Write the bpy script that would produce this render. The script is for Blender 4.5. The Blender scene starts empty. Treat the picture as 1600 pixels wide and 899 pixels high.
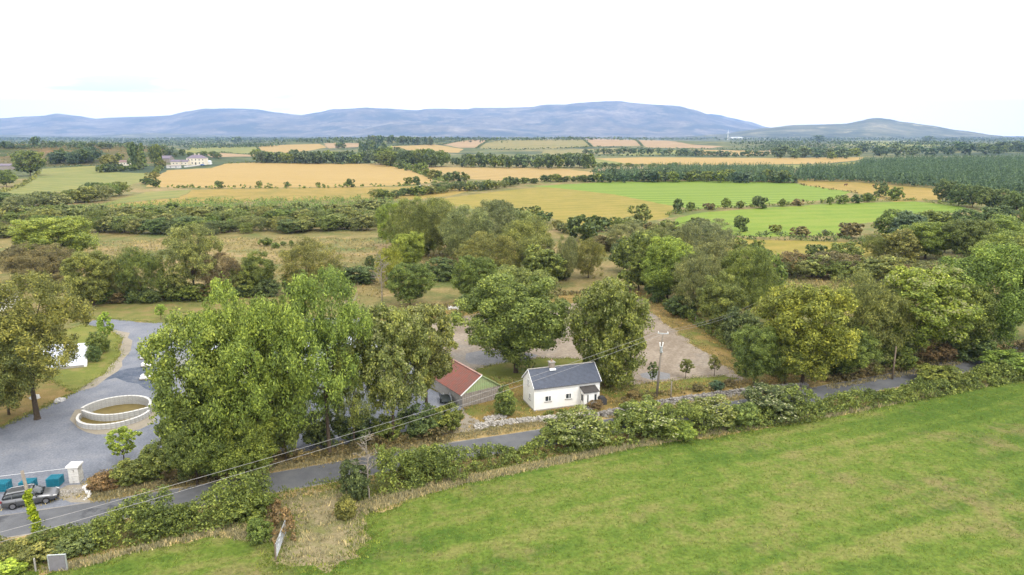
import bpy, bmesh, math, random
import numpy as np
from mathutils import Vector, Matrix, geometry, noise as mnoise

SC = bpy.context.scene
COL = SC.collection
rad = math.radians
# ------------------------------------------------------------------ camera, sky, sun, exposure
FPX, CAMH, HORY = 1081.0, 32.0, 211.0
PITCH = math.atan((449.5-HORY)/FPX)
cam = bpy.data.cameras.new('camera'); camo = bpy.data.objects.new('camera', cam); COL.objects.link(camo)
camo.location = (0, 0, CAMH); camo.rotation_euler = (rad(90)-PITCH, 0, 0)
cam.angle = 2*math.atan(800/FPX); cam.clip_start = 0.5; cam.clip_end = 60000
SC.camera = camo
SC.view_settings.view_transform = 'Standard'; SC.view_settings.look = 'None'
SC.view_settings.exposure = 0.6; SC.view_settings.gamma = 1.0
SC.cycles.max_bounces = 5; SC.cycles.diffuse_bounces = 3; SC.cycles.volume_bounces = 1
SC.cycles.transmission_bounces = 3; SC.cycles.glossy_bounces = 2; SC.cycles.caustics_reflective = False
HAZE_D, HAZE_C = 0.72e-4, (.31, .46, .80, 1)
SUN_EL, SUN_AZ = 52.0, 145.0      # azimuth clockwise from +Y: behind the camera, to the right
W = bpy.data.worlds.new('World'); SC.world = W; W.use_nodes = True
nt = W.node_tree; nt.nodes.clear()
def N(nt, typ, **kw):
    n = nt.nodes.new(typ)
    for k, v in kw.items():
        if k.startswith('i_'):
            key = k[2:]
            key = int(key) if key.isdigit() else key.replace('_', ' ')
            n.inputs[key].default_value = v
        else: setattr(n, k, v)
    return n
def L(nt, a, b): nt.links.new(a, b)
sky = N(nt, 'ShaderNodeTexSky'); sky.sky_type = 'NISHITA'; sky.sun_disc = False
sky.sun_elevation = rad(SUN_EL); sky.sun_rotation = rad(SUN_AZ); sky.dust_density = 1.5
tc = N(nt, 'ShaderNodeTexCoord')
mp = N(nt, 'ShaderNodeMapping'); mp.inputs['Scale'].default_value = (2.2, 2.2, 16)
L(nt, tc.outputs['Generated'], mp.inputs['Vector'])
cn = N(nt, 'ShaderNodeTexNoise', i_Scale=1.6, i_Detail=6.0, i_Roughness=0.55); L(nt, mp.outputs[0], cn.inputs['Vector'])
cr = N(nt, 'ShaderNodeMapRange'); cr.inputs[1].default_value = 0.33; cr.inputs[2].default_value = 0.45
cr.inputs[3].default_value = 0.45; cr.inputs[4].default_value = 1.0
L(nt, cn.outputs[0], cr.inputs[0])
SKYV = 18.5
mx = N(nt, 'ShaderNodeMix', data_type='RGBA'); L(nt, cr.outputs[0], mx.inputs[0])
L(nt, sky.outputs[0], mx.inputs[6]); mx.inputs[7].default_value = (SKYV*1.03, SKYV, SKYV*.98, 1)
bg = N(nt, 'ShaderNodeBackground', i_Strength=0.1); L(nt, mx.outputs[2], bg.inputs[0])
wo = N(nt, 'ShaderNodeOutputWorld'); L(nt, bg.outputs[0], wo.inputs[0])
sl = bpy.data.lights.new('sun', 'SUN'); sl.energy = 1.5; sl.angle = rad(11); sl.color = (1, .95, .86)
so = bpy.data.objects.new('sun', sl); COL.objects.link(so)
sd = Vector((math.sin(rad(SUN_AZ))*math.cos(rad(SUN_EL)), math.cos(rad(SUN_AZ))*math.cos(rad(SUN_EL)), math.sin(rad(SUN_EL))))
so.rotation_euler = sd.to_track_quat('Z', 'Y').to_euler()

# ------------------------------------------------------------------ terrain and pixel helpers
def ray(px, py):
    a = (px-800)/FPX; b = (449.5-py)/FPX
    return (a, math.cos(PITCH)+b*math.sin(PITCH), -math.sin(PITCH)+b*math.cos(PITCH))
HILLS = []
def hill(px, D, ytop, sx, sy):
    r = ray(px, 211); x, y = r[0]/r[1]*D, D
    HILLS.append((x, y, CAMH-D*(ytop-HORY)/FPX, sx, sy))
hill(110, 860, 224.5, 190, 140)
hill(900, 2000, 217.0, 620, 520)
hill(520, 1750, 223.0, 330, 380)
hill(1560, 1900, 226, 400, 500)
hill(-250, 900, 228, 200, 200)
def hgt(x, y):
    z = 0.0
    for hx, hy, a, sx, sy in HILLS:
        e = ((x-hx)/sx)**2+((y-hy)/sy)**2
        if e < 12: z += a*math.exp(-e)
    d = math.hypot(x, y)
    if d > 450:
        k = min(1, (d-450)/900)
        z += k*(math.sin(x*.0031+1)*math.sin(y*.0023+x*.001))*2.2
    return z
def P(px, py, z=None):
    dx, dy, dz = ray(px, py)
    if z is not None:
        t = (z-CAMH)/dz; return Vector((dx*t, dy*t, z))
    if dz > -1e-4: dz = -1e-4
    if py > 312:
        t = -CAMH/dz; return Vector((dx*t, dy*t, 0))
    t = 100.0; pt = t
    while t < 30000:
        if CAMH+dz*t < hgt(dx*t, dy*t): break
        pt = t; t *= 1.01
    a, b = pt, t
    for _ in range(16):
        m = (a+b)/2
        if CAMH+dz*m < hgt(dx*m, dy*m): b = m
        else: a = m
    x, y = dx*b, dy*b
    return Vector((x, y, hgt(x, y)))
def ppm(p):      # photo pixels per metre at a point
    return FPX/(p[1]*math.cos(PITCH)+(CAMH-p[2])*math.sin(PITCH))
def cosv(p):
    return p[1]/math.hypot(p[1], CAMH-p[2])

# ------------------------------------------------------------------ materials
def newmat(name):
    m = bpy.data.materials.new(name); m.use_nodes = True
    n = m.node_tree; n.nodes.clear()
    o = N(n, 'ShaderNodeOutputMaterial'); b = N(n, 'ShaderNodeBsdfPrincipled', i_Roughness=.9)
    b.inputs['Specular IOR Level'].default_value = .2
    L(n, b.outputs[0], o.inputs[0]); return m, n, b
def c4(c): return (c[0], c[1], c[2], 1)
def plain(name, col, rough=.7, metal=0, var=.25, scale=3, spec=.3, bump=0.0, dirt=None):
    m, n, b = newmat(name)
    if max(col) < .6: col = [v*.78 for v in col]; dirt = dirt and [v*.78 for v in dirt]
    b.inputs['Roughness'].default_value = rough; b.inputs['Metallic'].default_value = metal
    b.inputs['Specular IOR Level'].default_value = spec
    t = N(n, 'ShaderNodeTexCoord')
    nz = N(n, 'ShaderNodeTexNoise', i_Scale=scale, i_Detail=5.0, i_Roughness=.65); L(n, t.outputs['Object'], nz.inputs[0])
    r = N(n, 'ShaderNodeValToRGB'); L(n, nz.outputs[0], r.inputs[0])
    r.color_ramp.elements[0].position = .3; r.color_ramp.elements[1].position = .7
    r.color_ramp.elements[0].color = c4([v*(1-var) for v in col]) if dirt is None else c4(dirt)
    r.color_ramp.elements[1].color = c4([min(1, v*(1+var*.4)) for v in col])
    L(n, r.outputs[0], b.inputs['Base Color'])
    if bump:
        bp = N(n, 'ShaderNodeBump', i_Strength=.5, i_Distance=bump); L(n, nz.outputs[0], bp.inputs['Height']); L(n, bp.outputs[0], b.inputs['Normal'])
    return m
def ground_mat(name, ca, cb, cc, big=.03, mid=.35, fine=6., stripe=None, bump=.05, finev=.35, cpos=(.38, .62), patch=None):
    """three-tone patchy ground; stripe=(angle_deg, period_m, strength)"""
    m, n, b = newmat(name); K = .66
    ca, cb, cc = [[v*K for v in c] for c in (ca, cb, cc)]
    if patch: patch = ([v*K for v in patch[0]],)+patch[1:]
    g = N(n, 'ShaderNodeNewGeometry')
    def noi(s, det=4., rough=.6, src=None):
        z = N(n, 'ShaderNodeTexNoise', i_Scale=s, i_Detail=det, i_Roughness=rough); L(n, src or g.outputs['Position'], z.inputs[0]); return z.outputs[0]
    A = noi(big, 5, .6); B = noi(mid, 5, .65); F = noi(fine, 3, .7)
    ad = N(n, 'ShaderNodeMath', operation='MULTIPLY_ADD', i_1=.55); L(n, B, ad.inputs[0])
    m2 = N(n, 'ShaderNodeMath', operation='MULTIPLY', i_1=.45); L(n, A, m2.inputs[0]); L(n, m2.outputs[0], ad.inputs[2])
    val = ad.outputs[0]
    if stripe:
        ang, per, st = stripe[:3]
        mp = N(n, 'ShaderNodeMapping'); mp.inputs['Rotation'].default_value = (0, 0, rad(-ang)); L(n, g.outputs['Position'], mp.inputs[0])
        w = N(n, 'ShaderNodeTexWave', wave_type='BANDS', bands_direction='Y')
        w.inputs['Scale'].default_value = .314/per; w.inputs['Distortion'].default_value = 1.2; w.inputs['Detail'].default_value = 2
        w.inputs['Detail Scale'].default_value = .6
        L(n, mp.outputs[0], w.inputs[0])
        if len(stripe) > 3:      # long irregular swaths instead of regular bands
            m3 = N(n, 'ShaderNodeMapping'); m3.inputs['Scale'].default_value = (.05/per, 1/per, 1); L(n, mp.outputs[0], m3.inputs[0]); w = N(n, 'ShaderNodeTexNoise', i_Scale=1., i_Detail=3., i_Roughness=.6, i_Distortion=.3); L(n, m3.outputs[0], w.inputs[0])
        s1 = N(n, 'ShaderNodeMath', operation='MULTIPLY_ADD', i_1=st, i_2=0.); L(n, w.outputs[0] if len(stripe) > 3 else w.outputs['Fac'], s1.inputs[0])
        sb = N(n, 'ShaderNodeMath', operation='SUBTRACT', i_1=st*.5); L(n, s1.outputs[0], sb.inputs[0])
        s2 = N(n, 'ShaderNodeMath', operation='ADD'); L(n, val, s2.inputs[0]); L(n, sb.outputs[0], s2.inputs[1]); val = s2.outputs[0]
    r = N(n, 'ShaderNodeValToRGB'); L(n, val, r.inputs[0])
    e = r.color_ramp.elements; e[0].position = cpos[0]; e[0].color = c4(ca); e[1].position = cpos[1]; e[1].color = c4(cc)
    k = e.new((cpos[0]+cpos[1])/2); k.color = c4(cb)
    col = r.outputs[0]
    if patch:      # worn or dead patches with their own outline
        pc, ps, p0, p1 = patch
        Q = noi(ps, 6, .7)
        q = N(n, 'ShaderNodeMapRange'); q.inputs[1].default_value = p0; q.inputs[2].default_value = p1; L(n, Q, q.inputs[0])
        x = N(n, 'ShaderNodeMix', data_type='RGBA'); L(n, q.outputs[0], x.inputs[0]); L(n, col, x.inputs[6]); x.inputs[7].default_value = c4(pc); col = x.outputs[2]
    fr = N(n, 'ShaderNodeMapRange'); fr.inputs[1].default_value = .25; fr.inputs[2].default_value = .75
    fr.inputs[3].default_value = 1-finev; fr.inputs[4].default_value = 1+finev; L(n, F, fr.inputs[0])
    vm = N(n, 'ShaderNodeVectorMath', operation='SCALE'); L(n, col, vm.inputs[0]); L(n, fr.outputs[0], vm.inputs['Scale'])
    L(n, vm.outputs[0], b.inputs['Base Color'])
    if bump:
        bp = N(n, 'ShaderNodeBump', i_Strength=.6, i_Distance=bump); L(n, F, bp.inputs['Height']); L(n, bp.outputs[0], b.inputs['Normal'])
    b.inputs['Specular IOR Level'].default_value = .1
    return m
GM = {}
def G(key, *a, **k): GM[key] = ground_mat(key, *a, **k)
G('rough', (.155,.155,.05), (.27,.22,.085), (.37,.27,.13), .02, .12, 1.5, patch=((.14,.17,.05), .045, .48, .6), bump=.15)
G('farland', (.085,.115,.05), (.14,.16,.06), (.26,.22,.10), .002, .006, .05, bump=0, patch=((.06,.09,.045), .004, .5, .56))
G('heath', (.09,.095,.03), (.15,.125,.045), (.24,.135,.06), .012, .06, .3, patch=((.055,.085,.025), .03, .48, .6), bump=.3)
G('stubble', (0.364,0.252,0.0833), (0.434,0.301,0.101), (0.476,0.343,0.131), .01, .1, 1.2, stripe=(4, 14, .5), finev=.1, bump=0)
G('stubble_b', (0.35,0.245,0.0892), (0.42,0.294,0.107), (0.448,0.329,0.131), .01, .1, 1.0, stripe=(-30, 16, .45), finev=.1, bump=0)
G('pinkstubble', (0.315,0.225,0.128), (0.39,0.27,0.15), (0.42,0.307,0.18), .006, .05, .6, stripe=(40, 24, .2), finev=.1, bump=0)
G('palegreen', (0.17,0.204,0.0574), (0.23,0.246,0.0688), (0.289,0.264,0.0842), .008, .06, .8, stripe=(70, 14, .12), finev=.12, bump=0)
G('olive', (0.187,0.187,0.068), (0.255,0.23,0.085), (0.306,0.246,0.102), .008, .06, .6, stripe=(20, 20, .15), finev=.12, bump=0)
G('ochre', (0.238,0.205,0.048), (0.336,0.246,0.0627), (0.394,0.279,0.0812), .012, .09, .8, patch=((0.164,0.205,0.0369), .02, .55, .68), finev=.15, bump=0)
G('yellowgreen', (0.24,0.216,0.0408), (0.296,0.248,0.051), (0.336,0.264,0.0612), .01, .08, .8, stripe=(25, 9, .12), finev=.14, bump=0)
G('bright', (0.152,0.24,0.0308), (0.188,0.284,0.0392), (0.232,0.312,0.0504), .01, .06, .9, stripe=(-6, 11, .5), finev=.1, bump=0)
G('bright_b', (0.16,0.248,0.028), (0.2,0.288,0.0364), (0.24,0.304,0.0476), .012, .08, .9, stripe=(12, 12, .1), finev=.12, bump=0, patch=((0.288,0.264,0.0672), .02, .62, .7))
G('paddock', (.16,.18,.05), (.22,.22,.065), (.31,.24,.10), .05, .4, 4, stripe=(8, 2, .3, 1), finev=.2, bump=.05)
G('lawn', (.145,.175,.034), (.19,.215,.044), (.26,.245,.065), .06, .5, 6, finev=.25, bump=.06, patch=((.32,.24,.10), .1, .55, .68))
G('drylawn', (.20,.17,.05), (.29,.21,.07), (.38,.26,.11), .08, .5, 5, finev=.3, bump=.08, patch=((.17,.20,.045), .12, .5, .62))
G('meadow', (.082,.145,.020), (.134,.196,.030), (.212,.222,.062), .045, .5, 2.6, stripe=(22, 3.0, .6, 1), finev=.42, bump=.14, patch=((.25,.20,.09), .08, .54, .70), cpos=(.37,.63))
G('straw', (.28,.22,.08), (.42,.31,.13), (.52,.39,.19), .1, .8, 7, finev=.35, bump=.12, patch=((.17,.19,.045), .25, .54, .66))
G('dirt', (.25,.21,.11), (.32,.27,.15), (.40,.33,.20), .12, .7, 5, finev=.32, bump=.08, patch=((.20,.21,.07), .3, .46, .62))
G('greygravel', (.20,.205,.215), (.25,.25,.255), (.31,.30,.29), .2, 1.2, 6, finev=.35, bump=.05)
G('plot', (.27,.22,.165), (.335,.278,.213), (.40,.34,.265), .07, .4, 2.5, stripe=(65, 1.0, .35, 1), finev=.3, bump=.06, patch=((.26,.245,.22), .07, .52, .68))
G('gravel', (.185,.203,.24), (.235,.252,.29), (.29,.30,.325), .06, .35, 5, finev=.32, bump=.04, patch=((.34,.33,.305), .09, .58, .72))
G('bluegravel', (0.08,0.104,0.144), (0.12,0.144,0.192), (0.192,0.208,0.24), .2, 1.2, 8, finev=.35, bump=.05)
G('palegravel', (0.288,0.256,0.2), (0.36,0.32,0.248), (0.4,0.352,0.272), .2, 1., 9, finev=.25, bump=.04)
G('asphalt', (.135,.14,.15), (.17,.175,.185), (.21,.215,.22), .05, .5, 12, finev=.2, bump=.015, patch=((.10,.105,.115), .12, .58, .62))
G('roadedge', (.27,.25,.22), (.33,.31,.28), (.40,.37,.32), .2, 1., 12, finev=.25, bump=.03)
G('mountain', (.07,.075,.05), (.17,.15,.10), (.34,.29,.20), .0009, .003, .012, finev=.3, bump=0, patch=((.04,.06,.035), .0016, .5, .56))
G('foothill', (.04,.06,.035), (.10,.12,.06), (.26,.24,.14), .002, .006, .02, finev=.3, bump=0, patch=((.42,.38,.22), .004, .6, .64))

def tag(o, label=None, cat=None, group=None, kind=None):
    if label: o['label'] = label
    if cat: o['category'] = cat
    if group: o['group'] = group
    if kind: o['kind'] = kind
    return o

# ------------------------------------------------------------------ the ground sheet, cut into fields, yard and road
rng = random.Random(7)
def jit(pts, amp=.004, seg=.02, closed=True):
    """pixel polygon -> world ring with slightly irregular edges"""
    out = []; n = len(pts); w = [P(*p) for p in pts]
    for i in range(n if closed else n-1):
        a, b = w[i], w[(i+1) % n]; D = max(40, min(a.length, b.length)); d = (b-a).length
        k = max(1, min(40, int(d/(seg*D))))
        for j in range(k):
            q = a.lerp(b, j/k); am = amp*D if j else amp*D*.3
            out.append((q.x+rng.uniform(-am, am), q.y+rng.uniform(-am, am)))
    if not closed: out.append((w[-1].x, w[-1].y))
    return out
def smooth(pts, it=2):
    for _ in range(it):
        q = [pts[0]]
        for a, b in zip(pts, pts[1:]): q += [(.75*a[0]+.25*b[0], .75*a[1]+.25*b[1]), (.25*a[0]+.75*b[0], .25*a[1]+.75*b[1])]
        pts = q+[pts[-1]]
    return pts
def offset(line, d0, d1, wob=0.):
    """strip between signed offsets d0 and d1 of a world polyline"""
    A, B = [], []
    for i, p in enumerate(line):
        a = line[max(0, i-1)]; b = line[min(len(line)-1, i+1)]
        t = Vector((b[0]-a[0], b[1]-a[1])).normalized(); nn = Vector((-t.y, t.x))
        A.append((p[0]+nn.x*(d0+rng.uniform(-wob, wob)), p[1]+nn.y*(d0+rng.uniform(-wob, wob)))); B.append((p[0]+nn.x*(d1+rng.uniform(-wob, wob)), p[1]+nn.y*(d1+rng.uniform(-wob, wob))))
    return A+B[::-1]
ROADPX = [(-260,858),(-120,840),(0,824),(150,800),(300,776),(450,750),(600,723),(700,706),(800,691),(900,675),(1000,660),(1100,645),(1200,630),(1300,612),(1400,593),(1500,572),(1560,557),(1640,541),(1760,520),(1900,500)]
ROAD = smooth([tuple(P(*p).xy) for p in ROADPX], 2)
REG = []     # (name, material, ring, label)
def reg(name, mat, px, label, amp=.004, seg=.02): REG.append((name, mat, jit(px, amp, seg), label))
# far country
reg('hill_field','olive',[(748,232),(758,224),(790,219),(850,216),(880,217),(924,229),(860,232),(800,234)],'olive field on the crest of the far central hill',.002)
reg('hill_field','pinkstubble',[(882,216),(930,216.5),(968,217),(1002,228),(928,229)],'pinkish stubble field right of the olive hilltop field',.002)
reg('hill_field','pinkstubble',[(970,217),(1040,220),(1080,226),(1130,229),(1110,232),(1010,231),(1005,228)],'long tan field sloping off the right of the hilltop',.002)
reg('hill_field','olive',[(850,235),(960,231.5),(1008,234),(960,240),(900,243),(845,242)],'dull green strip below the hilltop fields',.002)
reg('hill_field','palegreen',[(1012,233),(1072,235),(1078,240),(1000,243),(960,243)],'pale green strip in the middle of the far hill',.002)
reg('hill_field','stubble_b',[(1078,234),(1195,236),(1190,243),(1095,242)],'pale stubble field at the right foot of the far hill',.002)
reg('hill_field','pinkstubble',[(692,226),(735,219),(786,218),(758,223),(746,231),(718,231)],'pinkish field on the left shoulder of the far hill',.002)
reg('stubble_field','stubble_b',[(608,229),(680,226),(724,233),(716,239),(680,238),(640,235)],'golden field in the gap above the dark tree belt',.002)
reg('stubble_field','stubble_b',[(402,228),(500,225),(512,230),(480,236),(424,241),(410,238)],'golden field behind the left end of the tree belt',.002)
reg('stubble_field','pinkstubble',[(505,224),(560,224),(560,230),(515,232)],'small tan field behind the conifer clump',.002)
reg('far_field','palegreen',[(270,233),(300,230),(400,229),(404,238),(330,241),(290,240)],'pale green field behind the cream farmhouse',.002)
reg('stubble_field','pinkstubble',[(322,242),(400,241),(402,245),(330,246)],'thin tan strip right of the cream farmhouse',.002)
reg('far_field','palegreen',[(1310,226),(1340,220),(1460,221),(1470,228),(1380,231)],'pale green field below the lone right hill',.002)
reg('stubble_field','pinkstubble',[(1195,234),(1215,234),(1214,240),(1192,241)],'small tan field at the end of the far tree line',.002)
reg('stubble_field','stubble',[(930,248),(1000,246),(1200,247),(1350,246),(1346,250),(1290,256),(1100,258.5),(980,256)],'long golden field in the right distance',.002)
reg('far_field','palegreen',[(1130,259),(1290,257),(1345,252),(1325,262),(1220,264)],'thin green field below the long golden field',.002)
reg('far_field','palegreen',[(905,247),(930,248),(980,256),(960,257),(920,256)],'small green field left of the long golden field',.002)
reg('stubble_field','pinkstubble',[(930,263),(1000,261.5),(1020,264),(940,269)],'tiny tan field among the mid distance hedges',.002)
reg('stubble_field','stubble',[(228,292),(244,276),(262,266),(330,263),(350,256),(400,254),(580,256),(600,258),(640,266),(676,281),(672,286),(620,290),(500,293),(340,294)],'large golden stubble field left of centre',.002)
reg('stubble_field','stubble_b',[(656,260),(720,262),(800,262),(880,264),(926,269),(925,278),(850,282),(790,283),(720,279),(690,270)],'golden stubble field right of the field corner',.002)
reg('pasture_field','palegreen',[(-60,310),(0,303),(50,281),(65,264),(150,259),(160,269),(250,271),(232,282),(195,291),(120,298),(60,304)],'sloping pale green field below the heather hill',.003)
reg('pasture_field','palegreen',[(150,322),(228,300),(300,297),(280,308),(200,316)],'green corner of the pasture strip',.003)
reg('pasture_field','ochre',[(-60,345),(0,335),(150,324),(200,317),(280,309),(300,297),(340,296),(620,292),(760,289),(752,295),(700,307),(640,312),(570,313),(400,315),(200,323),(100,334)],'dry ochre pasture strip below the large stubble field',.003)
reg('pasture_field','yellowgreen',[(672,316),(700,309),(790,298),(860,291),(960,304),(1060,322),(1044,340),(960,356),(880,350),(850,333),(740,327)],'yellow green field in the centre',.002)
reg('green_field','bright',[(832,291),(950,284.5),(1100,282.5),(1240,286),(1330,300),(1300,312),(1190,320),(1080,327),(1040,320),(960,304),(870,294)],'bright green mown field with tractor stripes',.002)
reg('green_field','bright_b',[(1045,352),(1060,340),(1100,332),(1190,325),(1310,318),(1430,315),(1500,322),(1520,330),(1420,340),(1330,352),(1330,368),(1200,370),(1120,368)],'bright green field framed by two hedgerows',.002)
reg('pasture_field','yellowgreen',[(1005,367),(1080,372),(1200,375),(1340,379),(1374,395),(1370,408),(1200,404),(1100,394),(1020,380)],'narrow yellow strip between the hedges',.003)
reg('pasture_field','ochre',[(1238,282),(1340,285),(1480,297),(1470,312),(1400,316),(1330,300),(1260,290)],'dry field where the horses graze beside the conifers',.003)
reg('heath','heath',[(-300,262),(-100,262),(60,262),(150,258),(250,255),(262,240),(255,232),(230,227),(150,224.6),(60,224.6),(-100,226),(-300,230)],'brown heather and gorse hillside on the left',.002)
# middle ground
reg('paddock','paddock',[(110,500),(118,478),(200,467),(330,459),(450,457),(440,478),(420,500),(240,505),(180,498),(130,498)],'mown paddock behind the gravel drive',.004)
# yard and plot
reg('lawn','lawn',[(-300,700),(-300,560),(-60,540),(60,525),(130,508),(170,513),(190,530),(188,552),(165,583),(118,612),(60,640),(0,668),(-120,700)],'curving lawn beside the gravel drive',.004)
reg('lawn','drylawn',[(-300,700),(-200,610),(-60,585),(30,590),(90,600),(118,612),(60,640),(0,668),(-120,700)],'dry part of the lawn under the bronze tree',.008)
reg('gravel_yard','gravel',[(-320,865),(-300,700),(-120,702),(0,668),(60,641),(118,613),(165,584),(190,553),(192,530),(172,512),(133,508),(133,502),(175,499),(240,505),(420,500),(560,497),(640,530),(655,600),(710,625),(726,640),(735,662),(700,668),(600,678),(520,700),(400,716),(280,722),(200,732),(150,752),(135,775),(140,793),(0,818),(-120,836)],'grey blue gravel yard with the round stone basin',.003)
reg('gravel_yard','bluegravel',[(205,575),(250,570),(262,600),(240,612),(215,600),(180,590),(150,598),(165,583)],'darker blue patch of gravel by the stacked stone',.006)  # gravel in a darker, bluer tone
reg('gravel_yard','palegravel',[(176,515),(192,530),(190,553),(165,584),(118,613),(150,604),(185,580),(204,548),(204,520)],'pale sandy edge of the gravel drive',.004)
reg('verge','straw',[(134,752),(200,728),(300,716),(400,712),(520,700),(600,682),(700,672),(706,690),(600,706),(500,724),(400,740),(260,764),(150,784)],'dry verge under the roadside trees',.004)
reg('plot_ground','plot',[(640,498),(770,480),(880,468),(1000,458),(1038,495),(1100,540),(1180,592),(1150,598),(1040,602),(960,612),(900,600),(850,598),(780,590),(700,600),(680,560)],'bare pinkish gravel of the building plot',.004)
reg('plot_ground','drylawn',[(560,496),(640,480),(760,470),(880,462),(1000,452),(1080,490),(1200,555),(1275,600),(1178,598),(1098,548),(1034,502),(1000,466),(880,476),(770,488),(640,506)],'dry grass margin along the plot boundary',.006)
reg('plot_ground','greygravel',[(728,552),(760,546),(800,550),(840,556),(820,566),(760,572),(735,568)],'blue grey gravel patch between the shed and the big tree',.008)
reg('plot_ground','greygravel',[(1000,584),(1022,579),(1048,584),(1046,592),(1020,594),(1002,590)],'blue grey gravel heap mark by the electricity pole',.004)
reg('lawn','lawn',[(735,582),(760,572),(840,560),(915,562),(950,575),(940,592),(860,600),(780,600),(745,596)],'green lawn around the double trunked tree',.006)
reg('lawn','drylawn',[(700,675),(726,642),(745,598),(800,598),(830,606),(940,596),(1000,606),(1100,600),(1200,594),(1270,600),(1262,606),(1150,616),(1000,636),(900,652),(800,664)],'dry garden ground around the white cottage',.006)
reg('lawn','lawn',[(935,612),(1000,600),(1130,588),(1150,592),(1120,602),(1040,612),(960,622)],'green strip beside the plot gravel',.005)
reg('front_yard','palegravel',[(690,680),(704,650),(722,640),(745,655),(760,668),(745,676)],'pale gravel entrance beside the shed',.006)
reg('gravel_yard','palegravel',[(112,655),(120,640),(150,634),(232,634),(246,642),(242,660),(215,672),(180,678),(135,676)],'pale gravel scattered round the stone basin',.006)
# foreground field
SF = [(-400,1300),(-400,930),(60,892),(130,868),(250,842),(330,826),(430,806),(455,770),(520,764),(560,778),(585,792),(640,770),(720,748),(850,712),(1000,692),(1150,672),(1300,648),(1400,628),(1500,606),(1600,588),(1760,560),(1950,530),(2700,700),(2700,1300)]
reg('meadow','meadow',SF,'bright green grass field in the foreground',.003)
reg('meadow','straw',[(60,900),(60,880),(130,862),(250,838),(330,822),(432,806),(440,838),(400,832),(330,838),(260,852),(190,868),(130,884)],'straw coloured margin along the near left hedge',.008)
reg('meadow','straw',[(560,790),(600,772),(720,744),(850,708),(1000,688),(1150,668),(1300,644),(1500,602),(1600,584),(1700,564),(1700,570),(1600,591),(1500,608),(1400,630),(1300,651),(1150,679),(1000,697),(850,719),(740,752),(640,778),(600,800),(575,800)],'straw coloured margin along the roadside hedge',.006)
reg('gateway','dirt',[(412,776),(440,768),(520,756),(535,752),(556,765),(585,790),(570,806),(560,822),(572,848),(560,872),(512,892),(460,890),(425,874),(436,842),(452,800),(430,786)],'worn dry ground in the field gateway',.02,.012)
RL = [Vector(p) for p in ROAD]
REG.append(('verge','straw',offset(RL,-3.4,3.6,.35),'dry grass verges of the lane'))
reg('gravel_yard','gravel',[(-330,850),(-260,846),(-120,828),(0,812),(100,797),(140,788),(138,770),(100,772),(60,780),(0,790),(-120,810),(-330,835)],'gravel mouth of the yard entrance beside the lane',.004)
reg('gravel_yard','palegravel',[(88,768),(104,758),(132,756),(146,770),(140,784),(112,786),(94,778)],'pale gravel spread at the foot of the stone pillar',.008)
REG.append(('road_edge','roadedge',offset(RL,-2.15,2.1,.1),'crumbled pale edge of the lane'))
REG.append(('road','asphalt',offset(RL,-1.95,1.95,.05),'narrow grey asphalt lane'))
EXT = (-16000, 16000, -2500, 18500)
verts, faces, info = [], [], []
for nm, mt, ring, lab in REG:
    b = len(verts); verts += [Vector(p) for p in ring]; faces.append(list(range(b, b+len(ring))))
nreg = len(REG)
b = len(verts); x0, x1, y0, y1 = EXT
verts += [Vector(p) for p in ((x0,y0),(x1,y0),(x1,y1),(x0,y1))]; faces.append([b, b+1, b+2, b+3])
for i in range(62):
    r = 22*1.118**i
    for k in range(-46, 47):
        a = rad(k*1.2+rng.uniform(-.5, .5)); rr = r*rng.uniform(.97, 1.03)
        x, y = rr*math.sin(a), rr*math.cos(a)
        if x0 < x < x1 and y0 < y < y1: verts.append(Vector((x, y)))
for x, y in ((-200,-200),(200,-200),(0,-600),(-900,-900),(900,-900),(-300,60),(300,60),(-3000,500),(3000,500),(-40,-10),(40,-10)): verts.append(Vector((x, y)))
edges = [(f[i], f[(i+1) % len(f)]) for f in faces for i in range(len(f))]
ov, oe, of, ovi, oei, ofi = geometry.delaunay_2d_cdt(verts, edges, [], 0, 1e-3, True)
OV = np.array([(v.x, v.y) for v in ov]); OF = np.array([f[:3] for f in of])
CE = OV[OF].mean(1); own = np.full(len(OF), -1)
for k, f in enumerate(faces[:nreg]):
    R_ = np.array([(verts[i].x, verts[i].y) for i in f]); lo, hi = R_.min(0), R_.max(0)
    sel = np.nonzero((CE[:,0]>=lo[0])&(CE[:,0]<=hi[0])&(CE[:,1]>=lo[1])&(CE[:,1]<=hi[1]))[0]
    q = CE[sel]; ins = np.zeros(len(sel), bool); j = len(R_)-1
    for i in range(len(R_)):
        xi, yi = R_[i]; xj, yj = R_[j]
        if yi != yj:
            c = ((yi > q[:,1]) != (yj > q[:,1])) & (q[:,0] < (xj-xi)*(q[:,1]-yi)/(yj-yi)+xi); ins ^= c
        j = i
    own[sel[ins]] = k
tri = OV[OF]; ar = (tri[:,1,0]-tri[:,0,0])*(tri[:,2,1]-tri[:,0,1])-(tri[:,1,1]-tri[:,0,1])*(tri[:,2,0]-tri[:,0,0])
buckets = {}
for i, f in enumerate(OF.tolist()): buckets.setdefault(int(own[i]), []).append(f if ar[i] > 0 else f[::-1])
Z = [hgt(v.x, v.y) for v in ov]
def build_mesh(name, V, F, mats=()):
    me = bpy.data.meshes.new(name); me.from_pydata(V, [], F); me.update()
    for m in mats: me.materials.append(m)
    return me
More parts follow.
